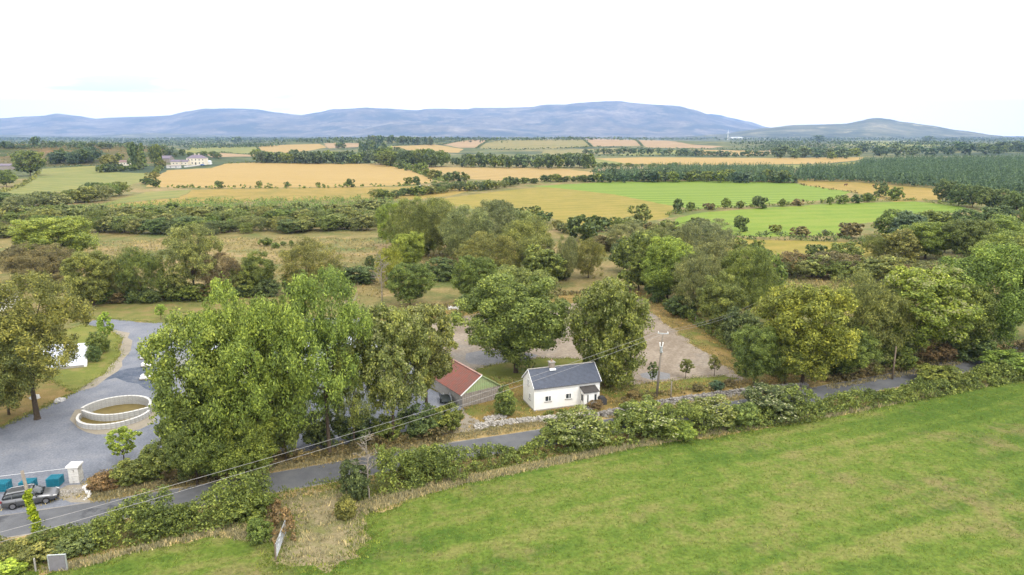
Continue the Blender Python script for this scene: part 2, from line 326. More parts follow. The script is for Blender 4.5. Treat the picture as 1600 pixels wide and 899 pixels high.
for k, fl in buckets.items():
    idx = {}; V = []; F = []
    for f in fl:
        q = []
        for i in f:
            if i not in idx: idx[i] = len(V); V.append((ov[i].x, ov[i].y, Z[i]))
            q.append(idx[i])
        F.append(q)
    nm, mt, lab = ('ground', 'rough', 'rough dry grassland and far farmland') if k < 0 else (REG[k][0], REG[k][1], REG[k][3])
    me = build_mesh(nm, V, F, [GM[mt]])
    if k < 0:
        me.materials.append(GM['farland'])
        for p in me.polygons:
            c = p.center
            if c.y > 900 or (c.y > 520 and abs(c.x) > 150): p.material_index = 1
    for p in me.polygons: p.use_smooth = True
    o = bpy.data.objects.new(nm, me); COL.objects.link(o); tag(o, lab, None, None, 'structure')
# ------------------------------------------------------------------ mountains
def skyline(pts, px):
    for a, b in zip(pts, pts[1:]):
        if a[0] <= px <= b[0]:
            t = (px-a[0])/(b[0]-a[0]); t = t*t*(3-2*t)*.5+t*.5
            return a[1]+(b[1]-a[1])*t
    return pts[0][1] if px < pts[0][0] else pts[-1][1]
def range_mesh(name, pts, R, R0, mat, label, step=5, rough=.16, seed=0):
    pxs = np.arange(pts[0][0], pts[-1][0]+.1, step); V = []; F = []
    NR = 30; nr = NR+5
    for px in pxs:
        yy = skyline(pts, px)
        r = ray(px, yy); t = R/r[1]; X = r[0]*t; H = max(0.5, CAMH+r[2]*t)
        for j in range(nr):
            u = j/NR if j <= NR else 1+(j-NR)*.05
            y = R0+(R-R0)*u; x = X*(y/R)
            if u <= 1:
                pr = (u*u*(3-2*u))**1.15
                nz = mnoise.fractal(Vector((x*.0006, y*.00045, seed)), 1.0, 2.1, 5)
                z = H*pr*(1+rough*4.5*nz*(1-u)*min(1, u*3))+ (4*nz*(u>0) if u < 1 else 0)
            else: z = H*(1-(u-1)*4)
            V.append((x, y, max(-.5, z) if 0 < u < 1.2 else -.6))
    for i in range(len(pxs)-1):
        for j in range(nr-1):
            a = i*nr+j; F.append((a, a+nr, a+nr+1, a+1))
    me = build_mesh(name, V, F, [GM[mat]])
    for p in me.polygons: p.use_smooth = True
    o = bpy.data.objects.new(name, me); COL.objects.link(o); tag(o, label, None, None, 'structure'); return o
range_mesh('mountains', [(-260,205),(-150,190),(-60,184),(0,185),(40,182.5),(65,181.5),(88,177.5),(120,181),(150,186),(175,184),(200,183),(265,181),(290,175.5),(320,171),(380,170.5),(400,171.5),(430,176),(470,180),(500,176),(520,171),(570,169),(600,171),(650,173),(668,170.5),(690,170),(730,171),(740,168.5),(830,168.5),(850,165),(880,164.5),(905,161),(930,160),(965,160),(1000,164),(1030,166),(1060,167),(1085,172),(1110,180),(1150,190),(1200,202),(1260,214)], 14000, 9300, 'mountain', 'long blue mountain range along the horizon', seed=3)
range_mesh('mountains', [(1070,180),(1112,178.5),(1125,180),(1140,184),(1170,190),(1200,199),(1235,210)], 16500, 14800, 'mountain', 'fainter mountain ridge behind the right end of the range', seed=5)
range_mesh('hills', [(480,214),(560,205),(590,197),(612,191.5),(640,192),(680,195),(760,200),(860,206),(900,214)], 11200, 9000, 'mountain', 'darker foothill in front of the mountain range', rough=.3, seed=8)
range_mesh('hills', [(1060,214),(1130,210),(1160,205),(1200,200),(1240,195.5),(1290,194.5),(1320,193.5),(1345,189),(1358,185.5),(1372,184.5),(1390,186.5),(1410,191),(1450,196),(1500,204),(1560,212),(1590,216)], 7600, 5200, 'foothill', 'lone wooded hill on the right horizon', rough=.25, seed=11)
range_mesh('hills', [(-200,214),(0,211),(120,213),(240,208),(330,211),(420,214)], 8600, 6800, 'foothill', 'low blue hills in front of the left mountains', rough=.3, seed=14)
# ------------------------------------------------------------------ foliage
def leaf_material(name, blossom=None):
    m, n, b = newmat(name)
    oi = N(n, 'ShaderNodeObjectInfo'); at = N(n, 'ShaderNodeAttribute', attribute_name='tint')
    r = N(n, 'ShaderNodeValToRGB'); L(n, at.outputs['Fac'], r.inputs[0]); e = r.color_ramp.elements
    e[0].position = .05; e[0].color = (.40, .44, .46, 1); e[1].position = .95; e[1].color = (2.5, 2.2, 1.7, 1)
    k = e.new(.5); k.color = (.98, 1, .95, 1)
    mu = N(n, 'ShaderNodeMix', data_type='RGBA', blend_type='MULTIPLY'); mu.inputs[0].default_value = 1
    L(n, oi.outputs['Color'], mu.inputs[6]); L(n, r.outputs[0], mu.inputs[7]); col = mu.outputs[2]
    if blossom:
        bl = N(n, 'ShaderNodeAttribute', attribute_name='blossom')
        x = N(n, 'ShaderNodeMix', data_type='RGBA'); L(n, bl.outputs['Fac'], x.inputs[0]); L(n, col, x.inputs[6]); x.inputs[7].default_value = c4(blossom); col = x.outputs[2]
    L(n, col, b.inputs['Base Color']); b.inputs['Roughness'].default_value = .55; b.inputs['Specular IOR Level'].default_value = .25
    tr = N(n, 'ShaderNodeBsdfTranslucent'); L(n, col, tr.inputs[0])
    ms = N(n, 'ShaderNodeMixShader', i_0=.3); L(n, b.outputs[0], ms.inputs[1]); L(n, tr.outputs[0], ms.inputs[2])
    o = [q for q in n.nodes if q.type == 'OUTPUT_MATERIAL'][0]; L(n, ms.outputs[0], o.inputs[0]); return m
LEAF = leaf_material('leaves'); LEAFB = leaf_material('leaves_with_blossom', (.46, .46, .26)); LEAFS = leaf_material('leaves_with_seed_clusters', (.31, .32, .13))
BARK = plain('bark', (.11, .085, .06), .95, var=.4, scale=4, spec=.1)
DEADBARK = plain('dead_bark', (.33, .29, .24), .95, var=.3, scale=4, spec=.1)
def quads_mesh(name, C, Nn, S, tint, mats, aspect=.6, nrg=None, extra=None, trunk=None, up=None):
    """one mesh of small leaf quads; C centres, Nn normals, S sizes"""
    g = nrg or np.random.default_rng(1); n = len(C)
    Nn = Nn/np.maximum(1e-6, np.linalg.norm(Nn, axis=1))[:, None]
    T = np.cross(Nn, g.normal(size=(n, 3))); T /= np.maximum(1e-6, np.linalg.norm(T, axis=1))[:, None]
    if up is not None:
        T = T*(1-up)+np.array([0, 0, 1.])*up; T /= np.linalg.norm(T, axis=1)[:, None]
    B = np.cross(Nn, T); B /= np.maximum(1e-6, np.linalg.norm(B, axis=1))[:, None]
    S = S[:, None]; fold = Nn*S*.22*g.uniform(-1, 1, (n, 1))
    V = np.stack([C-T*S, C+B*S*aspect+fold, C+T*S*1.05, C-B*S*aspect+fold], 1).reshape(-1, 3)
    F = np.arange(4*n).reshape(n, 4)
    tv, tf = (trunk if trunk else ([], []))
    nv, nf = len(tv), len(tf)
    me = bpy.data.meshes.new(name); me.vertices.add(4*n+nv)
    allv = np.concatenate([V, np.array(tv).reshape(-1, 3)]) if nv else V
    me.vertices.foreach_set('co', allv.ravel().astype(np.float32))
    me.loops.add(4*n+4*nf); me.polygons.add(n+nf)
    fl = F.ravel() if not nf else np.concatenate([F.ravel(), (np.array(tf)+4*n).ravel()])
    me.loops.foreach_set('vertex_index', fl.astype(np.int32))
    me.polygons.foreach_set('loop_start', np.arange(0, 4*(n+nf), 4, dtype=np.int32))
    me.polygons.foreach_set('loop_total', np.full(n+nf, 4, dtype=np.int32))
    if nf: me.polygons.foreach_set('material_index', np.concatenate([np.zeros(n), np.ones(nf)]).astype(np.int32))
    me.update(calc_edges=True)
    a = me.attributes.new('tint', 'FLOAT', 'FACE'); a.data.foreach_set('value', np.concatenate([tint, np.full(nf, .5)]).astype(np.float32))
    if extra is not None:
        a = me.attributes.new('blossom', 'FLOAT', 'FACE'); a.data.foreach_set('value', np.concatenate([extra, np.zeros(nf)]).astype(np.float32))
    for m in mats: me.materials.append(m)
    return me
def tube(path, radii, sides=7):
    V, F = [], []
    for i, (p, r) in enumerate(zip(path, radii)):
        a = path[max(0, i-1)]; b = path[min(len(path)-1, i+1)]; t = (b-a).normalized()
        u = t.cross(Vector((.3, .8, .1))).normalized(); v = t.cross(u)
        for k in range(sides):
            an = 2*math.pi*k/sides; V.append(tuple(p+u*(r*math.cos(an))+v*(r*math.sin(an))))
    for i in range(len(path)-1):
        for k in range(sides):
            a = i*sides+k; b = i*sides+(k+1) % sides; F.append((a, b, b+sides, a+sides))
    return V, F
def join_geo(parts):
    V, F = [], []
    for v, f in parts: o = len(V); V += list(v); F += [tuple(i+o for i in q) for q in f]
    return V, F
def limb(a, b, r0, r1, rg, n=5, wob=.08, sides=6):
    a, b = Vector(a), Vector(b); d = (b-a).length; path = []
    for i in range(n+1):
        t = i/n; q = a.lerp(b, t); s = math.sin(t*math.pi)*wob*d
        path.append(q+Vector((rg.uniform(-s, s), rg.uniform(-s, s), rg.uniform(-s, s)*.4+s*.5)))
    return tube(path, [r0+(r1-r0)*i/n for i in range(n+1)], sides)
def sph(g, n): d = g.normal(size=(n, 3)); return d/np.linalg.norm(d, axis=1)[:, None]
LASTX = [1, 1]
def crown(seed, Wd, H, base, lobes, subs, per, leaf, lobe_r=.36, sub_r=.36, aspect=.6, top=1., wild=.25, up=None, blossom=0., stems=1, trunk_r=None, join=False, hang=0., gap=0., bmat=False):
    """a crown of leaf clumps on lobes plus a tapered trunk with limbs; returns (crown mesh, trunk mesh)"""
    g = np.random.default_rng(seed); rg = random.Random(seed)
    rx = Wd/2; rz = H*(1-base)/2; cz = H*(1+base)/2
    rl0 = lobe_r*min(rx, rz*1.15)
    cen = []; i = 0
    while len(cen) < lobes:
        z = 1-2*(len(cen)+.5)/lobes; z = z*.98; ph = i*2.39996+rg.uniform(-.5, .5); i += 1
        q = math.sqrt(max(0, 1-z*z)); k = .68+rg.uniform(-.16, .10)
        if z < -.3: q *= .85
        cen.append(((rx-rl0*.55)*k*1.25*q*math.cos(ph), (rx-rl0*.55)*k*1.25*q*math.sin(ph), cz+(rz-rl0*.5)*k*1.25*z*top))
    cen += [(rg.uniform(-.3, .3)*rx, rg.uniform(-.3, .3)*rx, cz+rg.uniform(-.4, .5)*rz) for _ in range(max(2, lobes//5))]
    C, NN, S, T, Bm = [], [], [], [], []
    ctr = np.array([0, 0, cz*.9])
    for c in cen:
        if rg.random() < gap: continue
        c = np.array(c); rl = rl0*rg.uniform(.7, 1.3); lt = rg.uniform(-.12, .12)
        out = (c-ctr)/max(.1, np.linalg.norm(c-ctr))
        d = sph(g, subs)+out*.55+np.array([0, 0, .25]); d /= np.linalg.norm(d, axis=1)[:, None]
        for dd in d:
            sc = c+dd*rl*rg.uniform(.55, 1.05)*np.array([1, 1, .85]); rs = rl*sub_r*rg.uniform(.6, 1.4); k = int(per*rg.uniform(.6, 1.4))
            e = sph(g, k)+dd*.45+np.array([0, 0, .15]); e /= np.linalg.norm(e, axis=1)[:, None]
            rr = rs*(1-np.abs(g.normal(0, wild, k)))[:, None]*np.where(g.random((k, 1)) < .12, g.uniform(1.1, 1.5, (k, 1)), 1)
            p = sc+e*rr*np.array([1, 1, .8])
            if hang: p[:, 2] -= hang*g.random(k)*rs
            C.append(p); NN.append(e*.8+g.normal(size=(k, 3))*.55+np.array([0, 0, .3]))
            S.append(leaf*g.uniform(.55, 1.25, k)); T.append(np.clip(.5+lt+rg.uniform(-.14, .14)+g.normal(0, .2, k), 0, 1))
            bf = rg.random()
            Bm.append(((g.random(k) < (blossom*1.8 if bf < .5 else blossom*.2)) & (e[:, 2] > -.1)).astype(float))
    C = np.concatenate(C); NN = np.concatenate(NN); S = np.concatenate(S); T = np.concatenate(T); Bm = np.concatenate(Bm)
    keep = C[:, 2] > .05; C, NN, S, T, Bm = C[keep], NN[keep], S[keep], T[keep], Bm[keep]
    EXT_W = 2*float(np.percentile(np.hypot(C[:, 0], C[:, 1]), 98)); EXT_H = float(np.percentile(C[:, 2], 99.5)); LASTX[:] = [EXT_W, EXT_H]
    tr = trunk_r or max(.05, H*.017); parts = []
    for s in range(stems):
        ox = 0 if stems == 1 else (s-(stems-1)/2)*tr*4.5; lean = 0 if stems == 1 else (s-(stems-1)/2)*H*.12
        fz = H*(base+.18); top_p = Vector((ox+lean+rg.uniform(-.02, .02)*H, rg.uniform(-.02, .02)*H, fz))
        path = [Vector((ox, 0, -.15)), Vector((ox, 0, H*.02)), Vector((ox, 0, 0)).lerp(top_p, .45), top_p]
        parts.append(tube(path, [tr*1.5, tr*1.1, tr*.85, tr*.65], 8))
        sel = rg.sample(cen, min(len(cen), 9 if not join else 4))
        for q in sel:
            st = path[2].lerp(top_p, rg.uniform(.1, 1)); parts.append(limb(st, q, tr*.5, tr*.08, rg, 4, .1, 5))
    tv, tf = join_geo(parts)
    mats = [LEAFS if bmat else LEAFB if blossom else LEAF, BARK]
    ex = Bm if blossom else None
    if join: return quads_mesh('crown', C, NN, S, T, mats, aspect, g, ex, (tv, tf), up), None
    return quads_mesh('crown', C, NN, S, T, mats[:1], aspect, g, ex, None, up), build_mesh('trunk', tv, tf, [BARK])
def conifer(seed, Wd, H, leaf, n, join=True):
    g = np.random.default_rng(seed)
    t = g.random(n)**.75; z = H*(.06+.94*t); whorl = .82+.18*np.sin(z/H*40)
    r = Wd/2*(1-t)**.8*whorl*g.uniform(.55, 1.08, n); a = g.uniform(0, 6.283, n)
    C = np.stack([r*np.cos(a), r*np.sin(a), z-r*.15], 1)
    NN = np.stack([np.cos(a), np.sin(a), np.full(n, .9)], 1)+g.normal(size=(n, 3))*.35
    tr = tube([Vector((0, 0, -.2)), Vector((0, 0, H*.9))], [H*.016, H*.004], 6)
    return quads_mesh('crown', C, NN, leaf*g.uniform(.6, 1.3, n), np.clip(.45+g.normal(0, .15, n), 0, 1), [LEAF, BARK], .55, g, None, tr), None
def dead_tree(seed, H, spread, n, mat):
    rg = random.Random(seed); parts = [tube([Vector((0, 0, -.1)), Vector((.1, 0, H*.5)), Vector((.05, .1, H))], [H*.014, H*.009, H*.002], 6)]
    for i in range(n):
        z = H*(.35+.6*i/n); a = rg.uniform(0, 6.28); l = spread*(1.1-.6*i/n)*rg.uniform(.5, 1)
        e = Vector((math.cos(a)*l, math.sin(a)*l, z+l*rg.uniform(.1, .6))); s = Vector((.08, 0, z))
        parts.append(limb(s, e, H*.006, H*.002, rg, 4, .1, 4))
        for k in range(4):
            q = s.lerp(e, rg.uniform(.3, .9)); e2 = q+Vector((rg.uniform(-1, 1), rg.uniform(-1, 1), rg.uniform(0, 1.2)))*l*.4
            parts.append(limb(q, e2, H*.004, H*.0015, rg, 2, .1, 3))
    v, f = join_geo(parts); return build_mesh('trunk', v, f, [mat])
# prototypes: (crown mesh, trunk mesh, nominal width, nominal height)
PR = {}
def proto(k, Wd, H, *a, **kw): r = crown(kw.pop('seed'), Wd, H, *a, **kw); PR.setdefault(k, []).append(r+tuple(LASTX))
for s in (11, 12, 13): proto('B', 11, 13, .10, 28, 14, 135, .135, seed=s, lobe_r=.36)                      # broad dense
for s in (21, 22): proto('A', 12, 15, .20, 26, 13, 120, .15, seed=s, lobe_r=.34, aspect=.38, wild=.4, gap=.12, hang=.8)   # airy ash
for s in (31, 32): proto('W', 10, 10, .05, 28, 14, 100, .14, seed=s, lobe_r=.38, aspect=.25, wild=.4, up=.45)   # feathery willow
for s in (41, 42, 43): proto('F', 9, 12, .20, 24, 13, 120, .135, seed=s, lobe_r=.36, blossom=.22, wild=.35, bmat=True)      # flecked with pale seed clusters
for s in (48, 49): proto('O', 9, 10.5, .0, 36, 15, 110, .135, seed=s, lobe_r=.42, blossom=.12, wild=.3, bmat=True)
for s in (51, 52, 53, 54): proto('M', 8, 8, .08, 18, 10, 40, .24, seed=s, lobe_r=.40)
for s in (61, 62): proto('MW', 9, 8, .03, 19, 10, 40, .24, seed=s, lobe_r=.38, aspect=.3, up=.4, wild=.35)
for s in (71, 72, 73): proto('S', 5, 4.2, .02, 11, 7, 17, .34, seed=s, lobe_r=.42, join=True)
for s in (81, 82, 83): proto('N', 3.2, 2.6, .0, 18, 11, 60, .085, seed=s, lobe_r=.40)
for s in (91, 92): proto('E', 4, 3.2, .0, 20, 11, 60, .09, seed=s, lobe_r=.40, blossom=.10)
for s in (101, 102): proto('Y', 2.4, 4.0, .25, 14, 9, 60, .075, seed=s, lobe_r=.36, trunk_r=.05, wild=.4)
for s in (111, 112): proto('L', 9, 9, .06, 10, 6, 12, .7, seed=s, lobe_r=.45, join=True)
for s in (121, 122): PR.setdefault('C', []).append(conifer(s, 5, 11, .6, 420)+(5, 11))
rngT = random.Random(99); LK = 1.72
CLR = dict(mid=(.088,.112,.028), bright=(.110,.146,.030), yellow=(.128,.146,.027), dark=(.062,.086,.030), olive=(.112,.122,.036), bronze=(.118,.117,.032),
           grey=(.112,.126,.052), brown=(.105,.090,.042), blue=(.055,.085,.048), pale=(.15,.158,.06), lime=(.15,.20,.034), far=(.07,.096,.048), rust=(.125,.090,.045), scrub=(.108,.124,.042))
def vary(c, k=.12):
    a = LK* rngT.uniform(1-k, 1+k); return (c[0]*a*rngT.uniform(.92, 1.08), c[1]*a, c[2]*a*rngT.uniform(.9, 1.1), 1)
def link(o, parent=None):
    COL.objects.link(o)
    if parent: o.parent = parent
    return o
def plant(loc, w, h, kind, col, label, group=None, cat=None, name=None, var=None, rot=None, lean=0):
    ps = PR[kind]; p = ps[var % len(ps)] if var is not None else rngT.choice(ps)
    cm, tm, W0, H0 = p; name = name or ('shrub' if kind in 'SNE' else 'pine_tree' if kind == 'C' else 'tree'); cat = cat or ('shrub' if kind in 'SNE' else 'tree')
    c = vary(CLR[col]) if isinstance(col, str) else (*col, 1)
    rz = rngT.uniform(0, 6.28) if rot is None else rot
    if tm is None:
        o = link(bpy.data.objects.new(name, cm)); o.color = c; ch = []
    else:
        o = link(bpy.data.objects.new(name, None)); o.empty_display_size = .3
        a = link(bpy.data.objects.new('crown', cm), o); a.color = c; b = link(bpy.data.objects.new('trunk', tm), o)
    o.location = (loc[0], loc[1], loc[2]-.03); o.rotation_euler = (lean, 0, rz); o.scale = (w/W0*rngT.uniform(.95, 1.05), w/W0*rngT.uniform(.95, 1.05), h/H0)
    return tag(o, label, cat, group)
def T(px, py, w, h, kind, col, label, group=None, **k):
    """base pixel, visible size in photo pixels"""
    p = P(px, py); c = cosv(p); w = w*(1.08 if kind in ('W', 'M', 'MW') else 1.03); q = w/2*math.sqrt(max(0, 1-c*c))
    if kind in ('B', 'A', 'F', 'O', 'Y', 'C'): x = (1.1*h-math.sqrt(1.21*h*h-.4*max(0, h*h-q*q)))/.2 if kind not in 'YC' else h
    else:
        x = 2*math.sqrt(max(h*h/4-q*q, h*h*.06)); p = P(px, py-(h-x)/2)
    s = ppm(p); wm = w/s; hm = max((.4 if kind in 'NE' else .5)*wm if kind not in 'YC' else 0, x/s/c)
    kk = ppm(p)/ppm((p[0], p[1], p[2]+.6*hm)); wm *= kk; p.x *= kk      # the crown, not the foot, stands at px
    return plant(p, wm, hm, kind, col, label, group, **k)
def polyline(pts, n, jx=0, jy=0):
    L_ = [0]
    for a, b in zip(pts, pts[1:]): L_.append(L_[-1]+math.dist(a, b))
    for i in range(n):
        t = (i+.5+rngT.uniform(-.3, .3))/n*L_[-1]
        for k in range(len(pts)-1):
            if t <= L_[k+1] or k == len(pts)-2:
                u = (t-L_[k])/max(1e-6, L_[k+1]-L_[k]); yield (pts[k][0]+(pts[k+1][0]-pts[k][0])*u+rngT.uniform(-jx, jx), pts[k][1]+(pts[k+1][1]-pts[k][1])*u+rngT.uniform(-jy, jy)); break
def row(pts, n, w, h, kinds, cols, label, group, jx=3, jy=2, sv=.25):
    q = sorted(polyline(pts, n, jx, jy)); nm = 'bush' if 'bush' in label else 'pine_tree' if 'conifer' in label else 'tree'
    for i, (x, y) in enumerate(q):
        s = rngT.uniform(1-sv, 1+sv); k = i+1
        od = 'leftmost' if k == 1 else 'rightmost' if k == n else '%d%s from left' % (k, 'th' if 10 < k % 100 < 14 else {1: 'st', 2: 'nd', 3: 'rd'}.get(k % 10, 'th'))
        T(x, y, w*s*rngT.uniform(.85, 1.2), h*s, rngT.choice(kinds), rngT.choice(cols), label+', '+od, group, name=nm, cat='bush' if nm == 'bush' else 'tree')
def clumps_mesh(name, cl, leaf, per, seed, aspect=.6, blossom=None, mats=None, up=None, tv=.19):
    """leaf geometry for hedges and woods; cl = list of (x,y,z,r,tint)"""
    g = np.random.default_rng(seed); cl = np.array(cl); k = per; n = len(cl)*k
    e = sph(g, n)+np.array([0, 0, .35]); e /= np.linalg.norm(e, axis=1)[:, None]
    R_ = np.repeat(cl[:, 3], k)[:, None]; C = np.repeat(cl[:, :3], k, 0)+e*R_*(1-np.abs(g.normal(0, .3, (n, 1))))*np.array([1, 1, .9])
    NN = e*.8+g.normal(size=(n, 3))*.5; S = np.asarray(leaf)*g.uniform(.55, 1.3, n) if np.isscalar(leaf) else np.repeat(np.asarray(leaf), k)*g.uniform(.55, 1.3, n)
    T_ = np.clip(np.repeat(cl[:, 4], k)+g.normal(0, tv, n), 0, 1)
    return quads_mesh(name, C, NN, S, T_, mats or [LEAF], aspect, g, None, None, up)
def hedge(pts, wd, ht, leaf, dens, col, label, seed, name='hedge', per=26, group=None, world=False, smo=1, gapf=0., r=None, cat='hedge', bump=.35, up=None):
    line = pts if world else [tuple(P(*p)) for p in pts]
    rg = random.Random(seed); cl = []; tot = 0
    for a, b in zip(line, line[1:]):
        d = math.dist(a[:2], b[:2]); k = max(1, int(d*dens*1.25*(wd*.5+ht)))
        tx, ty = (b[0]-a[0])/d, (b[1]-a[1])/d
        for i in range(k):
            t = rg.random(); s = tot+d*t
            hn = 1+bump*math.sin(s*.9/ht+seed)+bump*.6*math.sin(s*2.3/ht+seed*2)*.7
            if gapf and math.sin(s*.5/ht+seed*3) > 1-gapf*2: continue
            an = math.pi*rg.random(); rr = (r or .30*ht)*rg.uniform(.6, 1.3)
            u = math.cos(an)*wd/2*(.8+.2*hn); z = max(.1, math.sin(an)*ht*hn*rg.uniform(.65, 1.0)-rr*.4)
            x, y = a[0]+(b[0]-a[0])*t-ty*u, a[1]+(b[1]-a[1])*t+tx*u
            cl.append((x, y, hgt(x, y)+z, rr, .5+.16*math.sin(s*.7+seed)*rg.random()+rg.uniform(-.14, .14)))
        tot += d
    me = clumps_mesh(name, cl, leaf, per, seed, up=up); o = link(bpy.data.objects.new(name, me)); o.color = (*[q_*LK for q_ in CLR[col]], 1)
    return tag(o, label, cat, group)

# --- large near trees, left to right
g_ = 'trees between the lane and the gravel yard'
T(38,655,190,215,'A','bronze','large bronze green tree with a thin trunk on the lawn at the left edge',var=0)
T(2,648,95,120,'B','olive','low olive crown under the left side of the bronze tree',var=1)
T(-45,690,150,190,'A','olive','olive tree cut by the left edge of the photo',var=1)
T(322,738,170,235,'B','bright','broad yellow green tree nearest the round stone basin',g_,var=0)
T(392,742,180,280,'A','bright','tall spreading tree, the left of the two tallest over the lane',g_,var=1)
T(436,722,95,235,'B','mid','slim mid green tree in the heart of the roadside group',g_,var=1)
T(505,712,150,268,'A','bright','tall bright topped tree with bare lower trunks before the white roof',g_,var=0)
T(548,700,95,175,'A','mid','slender tree right of the bright topped tree',g_,var=1)
T(610,692,122,200,'F','olive','flecked tree leaning over the lane left of the shed',g_,var=0)
T(664,652,112,168,'F','olive','pale flecked tree overhanging the red roofed shed',g_,var=1)
T(300,757,100,128,'B','mid','darker small leaved tree low at the left of the roadside trees',g_,var=2)
T(378,748,110,110,'B','bright','low leafy tree under the tallest roadside crowns',g_,var=0)
T(340,750,100,90,'B','mid','dense low crown in front of the roadside trees',g_,var=1)
T(245,752,70,58,'N','mid','rounded dark laurel shrub at the left end of the roadside trees',name='shrub',var=0)
T(205,760,60,45,'N','olive','low shrub with pale leaves beside the young roadside tree',var=1)
T(165,768,55,34,'N','rust','rusty brown bramble mound beside the stone pillar',var=2)
T(300,748,95,80,'E','mid','flecked shrub under the yellow green roadside tree',var=0)
T(355,735,80,60,'N','bright','fresh green undergrowth below the tall spreading tree',var=1)
T(420,712,85,62,'N','mid','dense shrub at the foot of the middle roadside tree',var=2)
T(500,700,70,60,'N','dark','dark shrub around the trunks of the bright topped tree',var=0)
T(560,692,60,45,'N','dark','dark ivy mound below the slender tree',var=1)
T(605,690,50,42,'N','mid','small shrub below the flecked roadside tree',var=2)
T(655,684,72,50,'N','dark','dark evergreen clump at the corner by the yard entrance',var=0)
T(695,676,55,45,'N','mid','rounded shrub right at the yard entrance before the shed',var=1)
T(190,724,50,52,'Y','lime','young lime green tree on the verge by the stone pillar',var=0)
T(163,540,26,52,'Y','lime','young pale green tree at the bend of the gravel drive',var=1)
T(250,500,18,24,'Y','lime','small green sapling at the edge of the mown paddock',var=0)
T(153,552,34,34,'N','mid','bushy shrub beside the white parapet',var=2)
T(147,565,24,24,'N','dark','low dark shrub at the corner of the flat roof',var=0)
T(806,582,172,152,'B','mid','big spreading tree with a double trunk on the round lawn behind the cottage',var=2)
T(815,520,110,100,'B','mid','upper tree rising behind the double trunked tree',var=0)
T(742,478,70,76,'B','mid','yellowish tree at the top left corner of the building plot',var=1)
T(956,604,122,160,'O','mid','big oval tree right behind the end of the slate roof',var=1)
T(790,650,34,44,'N','mid','upright shrub between the shed and the white cottage',var=1)
T(1020,602,16,36,'Y','dark','thin dark sapling beside the transformer pole',var=1)
T(1072,592,22,30,'Y','olive','left young tree on the bare plot gravel',var=0)
T(1117,588,20,32,'Y','olive','right young tree on the bare plot gravel',var=1)
T(1182,602,78,90,'B','mid','dark rounded tree at the right corner of the plot',var=0)
T(1262,598,158,150,'B','yellow','big yellow green tree just right of the plot corner',var=1)
T(1352,580,125,150,'W','olive','feathery olive tree behind the dark pole',var=0)
T(1440,570,145,150,'F','bright','pale leaved tree flecked with seed clusters along the lane',var=0)
T(1548,552,150,165,'B','bright','large bright green tree at the right end of the lane',var=2)
T(1395,566,120,120,'W','olive','lower feathery tree behind the dark pole to its right',var=1)
T(1498,560,110,120,'B','mid','mid green tree between the pale leaved and the large bright tree',var=1)
T(1230,600,80,80,'B','mid','dark low tree at the left foot of the yellow green tree',var=2)
T(1330,588,90,80,'B','mid','low dark tree between the yellow green and the feathery tree',var=2)
T(1655,545,150,165,'B','mid','large tree cut by the right edge beside the lane',var=0)
T(1310,585,60,45,'N','dark','dark undergrowth below the yellow green tree',var=1)
T(1400,578,70,50,'N','mid','mixed undergrowth behind the dark pole',var=2)
T(1500,562,90,50,'N','dark','dark undergrowth below the large right trees',var=0)
T(1335,588,50,32,'N','brown','brownish bramble at the lane edge left of the dark pole',var=1)
T(1460,566,60,36,'N','rust','reddish brown bramble beneath the pale leaved tree',var=2)
# --- boundary trees along the right side of the plot
g_ = 'trees along the right boundary of the plot'
for i, (x, y, w, h, k, c, l) in enumerate([
 (1000,455,80,90,'M','mid','dark tree at the far right corner of the plot'),
 (1012,430,70,75,'W','olive','feathery tree behind the far right plot corner'),
 (1045,470,85,95,'B','bright','fresh green tree second along the right plot boundary'),
 (1060,430,80,80,'W','grey','greyish willow behind the right plot boundary'),
 (1090,495,80,100,'W','grey','greyish willow with pale twigs on the plot boundary'),
 (1118,470,100,100,'W','grey','widest grey willow behind the plot boundary'),
 (1125,520,75,90,'B','mid','mid green tree overhanging the plot margin'),
 (1168,500,90,110,'W','mid','tall green willow at the bend of the plot boundary'),
 (1190,470,70,80,'M','mid','small rounded tree behind the boundary willows'),
 (1160,545,62,60,'N','dark','dark shrub under the boundary trees'),
 (1065,495,50,35,'N','dark','low dark thicket at the foot of the boundary willows'),
 (1030,472,45,35,'N','dark','low thicket near the far right plot corner')]): T(x,y,w,h,k,c,l,g_)
